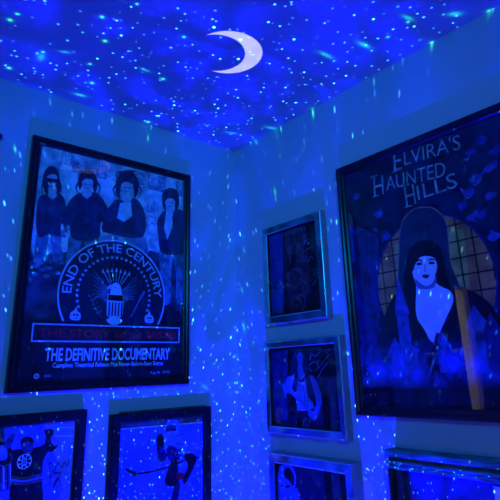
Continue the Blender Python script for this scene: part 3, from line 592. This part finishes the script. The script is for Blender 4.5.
# ------------------------------------------------------------------ three small mirror-bordered frames in a column
def mirror_frame(u0, z0, w, h, depth, border, label):
    B = Board('mirrored_photo_frame', 'R', u0, z0, w, h, label, 'picture frame', 'mirror bordered frames in a column')
    ms = Mesh()
    moulding(ms, B, 0, w, 0, h, [(0, 0.001), (0, depth-0.006), (0.0035, depth-0.004)], M('grey_backing'))
    ms.build('rim', B.e)
    pr = [(0.0035, depth-0.004), (0.006, depth-0.001), (border-0.006, depth), (border-0.002, depth-0.003), (border, depth-0.009), (border, depth-0.016)]
    ms = Mesh()
    moulding(ms, B, 0, w, 0, h, pr, [M('mirror_edge'), M('mirror_strip'), M('mirror_edge'), M('black_frame'), M('black_frame')])
    ms.build('mirror_border', B.e)
    b = border; e = 0.0006; strip = [o for o in B.e.children if o.name.startswith('mirror_border')][0]
    for (p0, p1) in (((0.005, 0.005), (b, b)), ((w-0.005, 0.005), (w-b, b)), ((w-0.005, h-0.005), (w-b, h-b)), ((0.005, h-0.005), (b, h-b)),
                     ((b, 0.006), (b, b-0.006)), ((w*0.38, 0.006), (w*0.38, b-0.006)), ((w*0.70, 0.006), (w*0.70, b-0.006)), ((w*0.40, h-0.006), (w*0.40, h-b+0.006)),
                     ((w*0.75, h-0.006), (w*0.75, h-b+0.006)), ((0.006, h*0.35), (b-0.006, h*0.35)), ((0.006, h*0.7), (b-0.006, h*0.7)), ((w-0.006, h*0.3), (w-b+0.006, h*0.3)), ((w-0.006, h*0.72), (w-b+0.006, h*0.72))):
        dx, dy = p1[0]-p0[0], p1[1]-p0[1]; l = math.hypot(dx, dy); nx, ny = -dy/l*0.0009, dx/l*0.0009
        ms = Mesh()
        ms.add([B.P(p0[0]+nx, p0[1]+ny, depth-0.0005), B.P(p0[0]-nx, p0[1]-ny, depth-0.0005), B.P(p1[0]-nx, p1[1]-ny, depth+e), B.P(p1[0]+nx, p1[1]+ny, depth+e)], [(0, 1, 2, 3)], 'mirror_edge')
        ms.build('bevel_seam', strip)
    ms = Mesh(); box(ms, B, 0.008, w-0.008, 0.008, h-0.008, 0.002, depth-0.0185, 'backing_board'); ms.build('backing_board', B.e)
    A = Art(B, depth-0.018, 0.00004)
    A.rect(border-0.002, w-border+0.002, border-0.002, h-border+0.002, 'ink_black')
    return B, A
def finish(B, A, w, h, border):
    A.build('photo_print', B.e)
    ms = Mesh(); box(ms, B, border-0.001, w-border+0.001, border-0.001, h-border+0.001, A.d+0.0006, A.d+0.0016, 'clear_glass'); ms.build('glass_pane', B.e)
# top
w, h, bd = 0.405, 0.483, 0.040
B, A = mirror_frame(0.262, 1.675, w, h, 0.038, bd, 'mirror bordered frame with dark signed group photo, topmost of the column of three')
A.fill([(0.0312,0.4394),(0.1421,0.4401),(0.1148,0.0496),(0.0373,0.0482)], 'ink_royal')
A.fill([(0.1393,0.4001),(0.2334,0.4488),(0.2897,0.406),(0.2935,0.225),(0.3062,0.087),(0.2272,0.0423),(0.1664,0.1043),(0.136,0.2518)], 'ink_plum', True)
A.fill([(0.1567,0.3464),(0.1998,0.3672),(0.2527,0.3559),(0.2754,0.3129),(0.2587,0.2686),(0.1925,0.271)], 'ink_rust', True)
A.fill([(0.1886,0.3106),(0.2297,0.3171),(0.2538,0.2885),(0.2363,0.2347),(0.1969,0.2414)], 'ink_black', True)
A.fill([(0.148,0.2256),(0.2435,0.2429),(0.2856,0.1346),(0.2058,0.0994)], 'ink_rust', True)
A.fill([(0.1751,0.2212),(0.2291,0.2265),(0.2473,0.1308),(0.1876,0.1202)], 'ink_plum', True)
for k in range(9):
    A.stroke([(0.1105,0.1879),(0.1312,0.1848)] if k == 0 else [(p[0]+k*0.022, p[1]+0.003*(k % 3)) for p in [(0.1088,0.164),(0.1101,0.1831)]], 0.004, 'ink_rust')
for k in range(12):
    A.stroke([(p[0]+k*0.022, p[1]) for p in [(0.0449,0.4155),(0.0462,0.436)]], 0.005, 'ink_silver_pen')
for s_ in ([(0.268,0.3817),(0.2885,0.3917),(0.2797,0.3647),(0.3063,0.3733)], [(0.2713,0.3424),(0.2929,0.3666),(0.3039,0.3451),(0.3172,0.3518)], [(0.269,0.3142),(0.3019,0.3218),(0.3342,0.3293)], [(0.2714,0.2663),(0.2865,0.2917),(0.2966,0.2617),(0.3177,0.2857),(0.3284,0.2651)],
           [(0.2062,0.104),(0.2398,0.118),(0.2635,0.0968),(0.2539,0.0574),(0.2406,0.0499)], [(0.0672,0.0688),(0.0964,0.0845),(0.1018,0.0604),(0.0736,0.0586),(0.0675,0.0735)], [(0.0869,0.1526),(0.1224,0.1573),(0.1138,0.1346)], [(0.3223,0.1973),(0.3537,0.2057),(0.3384,0.172),(0.3183,0.1525)]):
    A.stroke(s_, 0.0028, 'ink_silver_pen')
finish(B, A, w, h, bd)
# middle
w, h, bd = 0.470, 0.403, 0.034
B, A = mirror_frame(0.254, 1.195, w, h, 0.042, bd, 'mirror bordered frame with photo of long-haired person in pale shirt, middle of the three')
A.fill([(0.0249,0.3564),(0.1486,0.3593),(0.1202,0.0599),(0.02,0.0469)], 'ink_castle_dark')
A.fill([(0.1822,0.2073),(0.1545,0.263),(0.1865,0.3443),(0.2255,0.3554),(0.2543,0.3283),(0.2728,0.2606),(0.2841,0.1867),(0.2463,0.162)], 'ink_hair', True)
A.fill([(0.1529,0.2415),(0.1925,0.2579),(0.2422,0.257),(0.2829,0.2398),(0.2907,0.1949),(0.2812,0.1545),(0.2893,0.1147),(0.229,0.1009),(0.1866,0.1036),(0.1836,0.1447),(0.1609,0.1777),(0.1436,0.2031)], 'ink_blue_shirt')
A.fill([(0.2717,0.2482),(0.2951,0.2437),(0.3158,0.215),(0.3349,0.1751),(0.3372,0.1396),(0.3165,0.0999),(0.2976,0.0796),(0.2813,0.0908),(0.3019,0.127),(0.2994,0.1627),(0.2848,0.1949)], 'ink_blue_skin')
A.fill([(0.1403,0.246),(0.1584,0.2286),(0.1481,0.1776),(0.1204,0.152),(0.1091,0.1774),(0.1181,0.2117)], 'ink_blue_skin', True)
A.fill([(0.2046,0.3304),(0.2248,0.3468),(0.2417,0.3246),(0.2324,0.2867),(0.2418,0.2528),(0.2158,0.2365),(0.1985,0.2536),(0.2075,0.2874)], 'ink_blue_skin', True)
A.fill([(0.1859,0.2538),(0.2012,0.2876),(0.2027,0.2282),(0.1862,0.1779),(0.1622,0.1946)], 'ink_hair', True)
A.fill([(0.2432,0.2696),(0.2713,0.2441),(0.2899,0.1868),(0.2914,0.1386),(0.2635,0.1542),(0.2505,0.2112)], 'ink_hair', True)
for p_ in ([(0.2115,0.3215),(0.2203,0.322)], [(0.229,0.3208),(0.2364,0.3206)], [(0.2146,0.2979),(0.2295,0.2974)]): A.stroke(p_, 0.003, 'ink_hair')
A.fill([(0.2037,0.2408),(0.2213,0.228),(0.2472,0.2444),(0.239,0.2196),(0.2083,0.2198)], 'ink_navy')
for k in range(4): A.stroke([(p[0]+k*0.020, p[1]-k*0.004) for p in [(0.1889,0.2115),(0.1974,0.1614),(0.1875,0.1159)]], 0.004, 'ink_swirl')
A.stroke([(0.1043,0.2031),(0.1606,0.1735),(0.2311,0.1252),(0.2809,0.0868)], 0.014, 'ink_blue_skin'); A.stroke([(0.1049,0.2117),(0.1456,0.144),(0.1281,0.169)], 0.02, 'ink_blue_skin')
A.fill([(0.2523,0.0937),(0.2882,0.1028),(0.3097,0.0879),(0.2907,0.0676),(0.2679,0.0705)], 'ink_blue_skin', True)
for s_ in ([(0.2831,0.3103),(0.2913,0.3352),(0.3143,0.3258),(0.3388,0.3372),(0.3859,0.3513)], [(0.2906,0.2602),(0.275,0.2855),(0.3061,0.3012),(0.328,0.284),(0.3083,0.2599),(0.3582,0.2994),(0.3947,0.3264)], [(0.3234,0.2352),(0.3494,0.2671),(0.3863,0.2984)]): A.stroke(s_, 0.003, 'ink_swirl_pale')
finish(B, A, w, h, bd)
# bottom
w, h, bd = 0.480, 0.43, 0.042
B, A = mirror_frame(0.270, 1.120-h, w, h, 0.055, bd, 'mirror bordered frame with dark photo of a pale face at left, lowest of the three')
A.fill([(0.0528,0.3681),(0.0987,0.3886),(0.1411,0.3775),(0.1558,0.3332),(0.1401,0.2858),(0.1256,0.2537),(0.1171,0.1414),(0.0176,0.1234),(0.025,0.2391),(0.0231,0.3092)], 'ink_blue_skin', True)
A.fill([(0.0844,0.3636),(0.1164,0.3748),(0.1448,0.3471),(0.1358,0.3079),(0.1067,0.3272),(0.0824,0.336)], 'ink_black', True)
A.fill([(0.0689,0.3227),(0.1002,0.3226),(0.1346,0.2926),(0.1594,0.3034),(0.173,0.2532),(0.1645,0.15),(0.0681,0.1325)], 'ink_blue_skin', True)
A.stroke([(0.086,0.2977),(0.1174,0.3056)], 0.008, 'ink_black'); A.stroke([(0.0463,0.3674),(0.0289,0.2981),(0.0265,0.1627)], 0.012, 'ink_black')
A.stroke([(0.0609,0.2983),(0.0736,0.2999)], 0.006, 'ink_black')
finish(B, A, w, h, bd)

# ------------------------------------------------------------------ rustic shadow box, lower right
SW, SH, SD = 0.62, 0.55, 0.070
B = Board('shadow_box', 'R', 0.912, 1.185-SH, SW, SH, 'weathered teal wooden shadow box frame below the gothic film poster', 'shadow box')
def plank(a0, a1, b0, b1, d0, d1, mat, name, bev=0.003):
    ms = Mesh(); box(ms, B, a0, a1, b0, b1, d0, d1, mat, bev); return ms.build(name, B.e)
plank(0, SW, SH-0.022, SH, 0.002, SD, 'teal_wood', 'top_cap', 0.004)
plank(0.006, SW-0.006, SH-0.033, SH-0.0225, 0.002, SD-0.014, 'bare_wood', 'cap_groove', 0.002)
plank(0.006, SW-0.006, SH-0.046, SH-0.0335, 0.002, SD-0.003, 'teal_wood', 'front_rail')
plank(0.008, SW-0.008, SH-0.062, SH-0.0465, 0.002, SD-0.009, 'teal_wood', 'front_rail')
plank(0.006, 0.014, 0.03, SH-0.0625, 0.002, SD-0.004, 'dark_wood', 'side_panel', 0.002)
plank(SW-0.014, SW-0.006, 0.03, SH-0.0625, 0.002, SD-0.004, 'dark_wood', 'side_panel', 0.002)
plank(0.0145, 0.046, 0.03, SH-0.0625, 0.012, SD-0.030, 'dark_wood', 'inner_stile', 0.002)
plank(SW-0.046, SW-0.0145, 0.03, SH-0.0625, 0.012, SD-0.030, 'dark_wood', 'inner_stile', 0.002)
plank(0, SW, 0, 0.0295, 0.002, SD, 'teal_wood', 'bottom_rail')
ms = Mesh(); box(ms, B, 0.0145, SW-0.0145, 0.03, SH-0.0625, 0.002, 0.0115, 'mat_board'); ms.build('back_panel', B.e)
ctr = B
B = Board('paper_card', 'R', (1.2679, 1.1048)[0], (1.2679, 1.1048)[1]-0.20, 0.20, 0.20, 'white paper card standing inside the teal shadow box', 'card')
ms = Mesh()
n = 8
vs = []
for k in range(n+1):
    a = 0.20*k/n; bend = 0.006*math.sin(k/n*math.pi)
    vs += [B.P(a, 0, 0.0125+bend), B.P(a, 0.20, 0.0125+bend), B.P(a, 0.20, 0.0133+bend), B.P(a, 0, 0.0133+bend)]
fs = []
for k in range(n):
    for j in range(4): fs.append((4*k+j, 4*k+(j+1) % 4, 4*k+4+(j+1) % 4, 4*k+4+j))
fs += [(0, 1, 2, 3), (4*n+3, 4*n+2, 4*n+1, 4*n)]
link_mesh('card_sheet', vs, fs, M('paper_white'), parent=B.e)

# small black wall hook left of the documentary poster
hx, hz = -1.236, 2.425
vs, fs = [], []
prof = [(0.000, 0.0), (0.009, 0.0), (0.010, 0.003), (0.005, 0.006), (0.0045, 0.016), (0.008, 0.019), (0.0095, 0.023), (0.006, 0.027), (0.0, 0.028)]
for k in range(14):
    t = 2*math.pi*k/14
    for r, d in prof: vs.append((r*math.cos(t), -d, r*math.sin(t)))
for k in range(14):
    for j in range(len(prof)-1):
        a = k*len(prof)+j; c = ((k+1) % 14)*len(prof)+j; fs.append((a, c, c+1, a+1))
tag(link_mesh('wall_hook', vs, fs, M('black_metal'), loc=(hx, 0, hz), smooth=True), 'small black knob hook on the wall, left of the documentary poster', 'hook')

# ------------------------------------------------------------------ star projector light (stands low in the corner, below the picture)
PX, PY, PZ = -0.62, -0.72, 0.22
ld = bpy.data.lights.new('star_projector', 'POINT'); ld.energy = 60; ld.shadow_soft_size = 0.0; ld.color = (1, 1, 1)
ld.use_nodes = True; nt = ld.node_tree; N = nt.nodes; K = nt.links
em = [n for n in N if n.type == 'EMISSION'][0]
geo = N.new('ShaderNodeNewGeometry'); D = geo.outputs['Incoming']
def mth(op, a, b=None, c=None, clamp=False):
    n = N.new('ShaderNodeMath'); n.operation = op; n.use_clamp = clamp
    for i, x in enumerate((a, b, c)):
        if x is None: continue
        if isinstance(x, (int, float)): n.inputs[i].default_value = x
        else: K.new(x, n.inputs[i])
    return n.outputs[0]
def vm(op, a, b=None, out=0, scale=None):
    n = N.new('ShaderNodeVectorMath'); n.operation = op
    for i, x in enumerate((a, b)):
        if x is None: continue
        if isinstance(x, (tuple, list)): n.inputs[i].default_value = x
        else: K.new(x, n.inputs[i])
    if scale is not None:
        if isinstance(scale, (int, float)): n.inputs['Scale'].default_value = scale
        else: K.new(scale, n.inputs['Scale'])
    return n.outputs['Value'] if out else n.outputs['Vector']
def ramp01(x, lo, hi):
    """1 below lo, 0 above hi, smooth between"""
    n = N.new('ShaderNodeMapRange'); n.interpolation_type = 'SMOOTHSTEP'; K.new(x, n.inputs[0])
    n.inputs[1].default_value = lo; n.inputs[2].default_value = hi; n.inputs[3].default_value = 1; n.inputs[4].default_value = 0
    return n.outputs[0]
def col(x, rgb): return vm('SCALE', rgb, scale=x)
# nebula: rippled deep blue
n1 = N.new('ShaderNodeTexNoise'); n1.inputs['Scale'].default_value = 8.0; n1.inputs['Detail'].default_value = 2.5; n1.inputs['Distortion'].default_value = 1.6
K.new(D, n1.inputs['Vector'])
cr = N.new('ShaderNodeValToRGB'); e_ = cr.color_ramp.elements
e_[0].position = 0.38; e_[0].color = (0.22,) * 3 + (1,)
e_[1].position = 0.60; e_[1].color = (1, 1, 1, 1)
x_ = cr.color_ramp.elements.new(0.50); x_.color = (0.55,) * 3 + (1,)
K.new(n1.outputs['Fac'], cr.inputs['Fac'])
total = vm('MULTIPLY', cr.outputs['Color'], (0.004*6.8, 0.004*6.8, 1.0*6.8))
# fine stars: cells of a 3-D voronoi cut by the sphere of directions
sz = N.new('ShaderNodeSeparateXYZ'); K.new(D, sz.inputs[0])
lens = N.new('ShaderNodeMapRange'); K.new(sz.outputs[2], lens.inputs[0])     # the star lens is brightest straight up
lens.inputs[1].default_value = 0.45; lens.inputs[2].default_value = 0.97; lens.inputs[3].default_value = 0.22; lens.inputs[4].default_value = 1.0
def stars(scale, r0, rgb, gain, keep):
    global total
    v = N.new('ShaderNodeTexVoronoi'); v.inputs['Scale'].default_value = scale; K.new(D, v.inputs['Vector'])
    sep = N.new('ShaderNodeSeparateColor'); K.new(v.outputs['Color'], sep.inputs[0])
    on = mth('LESS_THAN', sep.outputs[0], keep)
    amp = mth('MULTIPLY', mth('POWER', sep.outputs[1], 2.0), on)
    amp = mth('MULTIPLY_ADD', amp, 1.0, mth('MULTIPLY', on, 0.15))
    s = mth('MULTIPLY', mth('MULTIPLY', ramp01(v.outputs['Distance'], r0*0.35, r0), amp), lens.outputs[0])
    total = vm('ADD', total, col(mth('MULTIPLY', s, gain), rgb))
stars(50, 0.135, (0.06, 0.60, 1.0), 30.0*1.1, 0.92)
stars(74, 0.21, (0.05, 0.35, 1.0), 30.0*0.7, 0.9)
stars(25, 0.075, (0.10, 1.0, 0.45), 30.0*1.6, 0.85)
# larger green laser stars and comet-like galaxies, each in its own direction: (direction, axis, core radius, stretch, gain)
LASERS = [
    ((0.24482, 0.03295, 0.96901), (0.3708, -0.0032, -0.0943), 0.00184, 1, 37.074),
    ((0.01855, 0.2698, 0.96274), (0.3881, -0.0021, -0.0077), 0.00298, 1, 10.672),
    ((0.02554, 0.28673, 0.95767), (0.398, -0.0031, -0.0105), 0.00148, 1, 15.891),
    ((0.23259, 0.14003, 0.96244), (0.8269, -0.3187, -0.1576), 0.00416, 3, 3.561),
    ((0.23904, 0.19951, 0.95029), (0.253, -1.0728, 0.1551), 0.00117, 3, 11.666),
    ((0.18029, 0.20733, 0.96151), (0.7957, -0.3397, -0.0798), 0.00287, 3, 3.571),
    ((0.24242, 0.12279, 0.96237), (0.3676, -0.0117, -0.0918), 0.00113, 1, 37.811),
    ((0.13666, -0.10048, 0.98551), (0.9135, -0.0281, -0.1339), 0.00343, 3.5, 3.98),
    ((0.16306, -0.15418, 0.97449), (0.8883, -0.0515, -0.161), 0.00336, 3.2, 4.802),
    ((0.16545, -0.15604, 0.97379), (0.3816, 0.0102, -0.064), 0.00153, 1, 13.751),
    ((0.16051, -0.2306, 0.95972), (0.8084, -0.0812, -0.1583), 0.00289, 3, 4.309),
    ((0.20241, -0.27234, 0.94067), (0.4087, -0.3037, -0.1774), 0.00362, 2, 5.339),
    ((0.16805, -0.22562, 0.95961), (0.3757, 0.0148, -0.0631), 0.00175, 1, 10.777),
    ((-0.21432, 0.18088, 0.95987), (0.1652, 0.857, -0.1287), 0.00414, 2, 3.589),
    ((-0.21662, 0.16658, 0.96194), (0.3702, 0.0139, 0.0802), 0.00189, 1, 10.699),
    ((-0.19229, 0.14746, 0.9702), (0.4991, -0.2308, 0.1323), 0.00251, 2.5, 3.476),
    ((-0.12447, 0.25204, 0.95968), (0.6675, -0.0737, 0.1035), 0.00313, 2.5, 5.747),
    ((-0.07401, 0.11766, 0.99029), (0.7383, -0.0128, 0.0539), 0.00244, 3, 3.269),
    ((-0.23944, 0.23667, 0.94162), (0.3585, 0.0214, 0.085), 0.00262, 1, 11.406),
    ((-0.15793, 0.08566, 0.98373), (0.3872, 0.0053, 0.0609), 0.00243, 1, 11.671),
    ((-0.18376, 0.03759, 0.98225), (0.3832, 0.0027, 0.0708), 0.00216, 1, 11.724),
    ((-0.07008, 0.00353, 0.99754), (0.4005, 0.0001, 0.0273), 0.00209, 1, 9.594),
    ((-0.0365, 0.12301, 0.99173), (0.3995, 0.0017, 0.0137), 0.00266, 1, 9.112),
    ((-0.12491, 0.2051, 0.97074), (0.3857, 0.0099, 0.0468), 0.00253, 1, 10.411),
    ((-0.15064, 0.15516, 0.97634), (0.3852, 0.0091, 0.0572), 0.00209, 1, 9.55),
    ((-0.27385, 0.11998, 0.95426), (0.3566, 0.0126, 0.1), 0.00236, 1, 12.786),
    ((-0.27088, 0.10186, 0.95721), (0.3583, 0.0106, 0.0995), 0.00174, 1, 10.858),
    ((-0.15844, -0.01682, 0.98722), (0.3885, -0.001, 0.0615), 0.00167, 1, 9.898),
    ((0.23679, -0.21855, 0.94666), (0.3601, 0.0199, -0.0862), 0.00203, 1, 21.797),
    ((0.23065, -0.30063, 0.92543), (0.3529, 0.026, -0.0802), 0.00232, 1, 10.013),
    ((0.21752, -0.21193, 0.95277), (0.3656, 0.0178, -0.0802), 0.00152, 1, 3.67),
    ((0.25648, 0.13726, 0.95675), (0.3859, -0.0147, -0.1022), 0.00117, 1, 8.231),
    ((0.27562, 0.16991, 0.94613), (0.4101, -0.0209, -0.1166), 0.00249, 1, 10.613),
    ((0.29851, 0.31138, 0.90218), (0.4377, -0.045, -0.1304), 0.00225, 1, 5.221),
    ((0.32704, 0.35445, 0.87602), (0.4699, -0.0615, -0.1519), 0.0023, 1, 4.765),
    ((0.35937, 0.38413, 0.85047), (0.3548, 0.4257, -0.3446), 0.00333, 1.6, 4.189),
    ((-0.23299, 0.30588, 0.92312), (0.4025, 0.03, 0.0907), 0.00152, 1, 19.633),
    ((0.1176, 0.54494, 0.83019), (-0.1389, 0.8734, -0.5602), 0.00279, 5, 1.042),
    ((0.51263, -0.2201, 0.82992), (0.5609, -0.3894, -0.4537), 0.00217, 6, 0.928),
    ((0.55824, -0.14003, 0.81778), (0.6152, 0.0704, -0.4112), 0.00327, 1, 0.958),
    ((-0.20006, 0.36972, 0.90735), (-0.0618, 0.2235, -0.1051), 0.00252, 1.5, 6.671),
    ((-0.03451, 0.46983, 0.88208), (0.6521, 0.0096, 0.018), 0.00428, 1, 2.89),
    ((0.39579, 0.29821, 0.86858), (0.5364, -0.0757, -0.2204), 0.00517, 1, 4.928),
    ((0.42318, 0.04676, 0.90484), (0.558, -0.0136, -0.2623), 0.00491, 1, 3.299),
    ((0.52564, 0.09108, 0.84582), (0.6096, -0.0406, -0.3774), 0.0062, 1, 1.53),
    ((-0.28877, 0.57007, 0.76918), (0.6158, -0.2467, 0.4101), 0.00344, 1.5, 1.618),
    ((0.15523, 0.57782, 0.80127), (0.7818, -0.0737, -0.1022), 0.00342, 1, 1.359),
    ((0.31784, 0.59311, 0.73973), (0.7377, -0.1567, -0.1954), 0.00413, 1, 0.898),
    ((0.35221, 0.62997, 0.69216), (0.763, -0.1956, -0.2149), 0.00443, 1, 0.749),
    ((0.02538, 0.62333, 0.78155), (0.865, -0.016, -0.0201), 0.00403, 1, 0.773),
    ((0.60419, 0.013, 0.79673), (0.6134, -0.0076, -0.4687), 0.00515, 1, 0.756),
    ((0.15924, -0.09729, 0.98243), (0.3858, 0.0062, -0.0627), 0.00158, 1, 6.695),
    ((0.17502, -0.1882, 0.96641), (0.3775, 0.013, -0.0666), 0.0021, 1, 7.034),
    ((0.34357, 0.22076, 0.91281), (0.4874, -0.0422, -0.1747), 0.00238, 1, 4.109),
    ((0.28687, 0.49837, 0.81813), (0.858, 0.0788, -0.3541), 0.00231, 6, 1.059)]
for (d, ax, r, st, g) in LASERS:
    dv = Vector(d).normalized(); a = Vector(ax); a = (a - dv*a.dot(dv)).normalized(); b = dv.cross(a)
    df = vm('SUBTRACT', D, tuple(dv))
    u = mth('DIVIDE', vm('DOT_PRODUCT', df, tuple(a), 1), r*st); w = mth('DIVIDE', vm('DOT_PRODUCT', df, tuple(b), 1), r)
    q = mth('MULTIPLY_ADD', u, u, mth('MULTIPLY', w, w))
    fwd = mth('GREATER_THAN', vm('DOT_PRODUCT', D, tuple(dv), 1), 0.5)
    halo = mth('MULTIPLY', mth('DIVIDE', 1.0, mth('MULTIPLY_ADD', q, q, 1.0)), fwd)
    total = vm('ADD', total, col(mth('MULTIPLY', halo, g), (0.02, 0.85, 0.50) if st > 1.5 else (0.04, 1.0, 0.22)))
# crescent moon thrown straight up
sp = N.new('ShaderNodeSeparateXYZ'); K.new(D, sp.inputs[0])
zc = mth('MAXIMUM', sp.outputs[2], 0.001)
gx = mth('MULTIPLY_ADD', mth('DIVIDE', sp.outputs[0], zc), H-PZ, PX); gy = mth('MULTIPLY_ADD', mth('DIVIDE', sp.outputs[1], zc), H-PZ, PY)
def circ(cx, cy, r):
    dx = mth('SUBTRACT', gx, cx); dy = mth('SUBTRACT', gy, cy)
    return ramp01(mth('SQRT', mth('MULTIPLY_ADD', dx, dx, mth('MULTIPLY', dy, dy))), r-0.0025, r+0.0025)
cres = mth('MULTIPLY', circ(-0.5992, -0.7320, 0.1399), mth('SUBTRACT', 1.0, circ(-0.6381, -0.6996, 0.1208)))
cres = mth('MULTIPLY', cres, mth('GREATER_THAN', sp.outputs[2], 0.5))
mn = N.new('ShaderNodeTexNoise'); mn.inputs['Scale'].default_value = 30; K.new(D, mn.inputs['Vector'])
cres = mth('MULTIPLY', cres, mth('MULTIPLY_ADD', mn.outputs['Fac'], 0.5, 0.75))
total = vm('ADD', total, col(mth('MULTIPLY', cres, 6.0), (0.62, 0.64, 0.85)))
K.new(total, em.inputs['Color']); em.inputs['Strength'].default_value = 1.0
lo = bpy.data.objects.new('star_projector_light', ld); COL.objects.link(lo); lo.location = (PX, PY, PZ)

def area(name, loc, target, size, energy, color, spread=180):
    l = bpy.data.lights.new(name, 'AREA'); l.shape = 'RECTANGLE'; l.size, l.size_y = size; l.energy = energy; l.color = color; l.spread = math.radians(spread)
    o = bpy.data.objects.new(name, l); COL.objects.link(o); o.location = loc
    o.rotation_euler = (Vector(target)-Vector(loc)).to_track_quat('-Z', 'Y').to_euler(); return o
area('teal_fill', (-2.6, -3.05, 2.52), (-0.25, -0.25, 2.05), (1.2, 0.12), 6.6, (0.0, 0.34, 1.0), 62)  # added teal wash for the upper walls, no known fixture behind it
area('grey_fill', (-2.7, -3.2, 0.8), (-0.1, -0.9, 0.9), (0.9, 0.5), 0.9, (0.55, 0.50, 1.0), 90)  # added weak grey fill for the lower walls, stands for no real source
area('hallway_lamp', (-3.3, 0.55, 2.4), (-3.6, 1.25, 1.6), (0.6, 0.3), 230.0, (1.0, 0.82, 0.72))

# ------------------------------------------------------------------ camera
R_ = Vector((0.75541124, -0.65433222, -0.03468715)); U_ = Vector((-0.16760435, -0.2441292, 0.95514905)); F_ = Vector((0.63345295, 0.71571662, 0.29408687))
cd = bpy.data.cameras.new('camera'); cam = bpy.data.objects.new('camera', cd); COL.objects.link(cam)
cd.sensor_fit = 'HORIZONTAL'; cd.sensor_width = 36; cd.lens = 35.77; cd.shift_x = -0.0215; cd.shift_y = -0.0658; cd.clip_start = 0.02
mt = Matrix((R_, U_, -F_)).transposed().to_4x4(); mt.translation = Vector((-1.6622, -2.0975, 1.4709)); cam.matrix_world = mt
SC.camera = cam
w_ = bpy.data.worlds.new('world'); SC.world = w_; w_.use_nodes = True
w_.node_tree.nodes['Background'].inputs[0].default_value = (0.002, 0.004, 0.02, 1)
SC.view_settings.view_transform = 'Standard'; SC.view_settings.look = 'None'; SC.view_settings.exposure = 0; SC.view_settings.gamma = 1
SC.cycles.max_bounces = 6; SC.cycles.transparent_max_bounces = 12; SC.cycles.use_denoising = True
SC.cycles.sample_clamp_indirect = 3.0; SC.cycles.caustics_reflective = False; SC.cycles.caustics_refractive = False
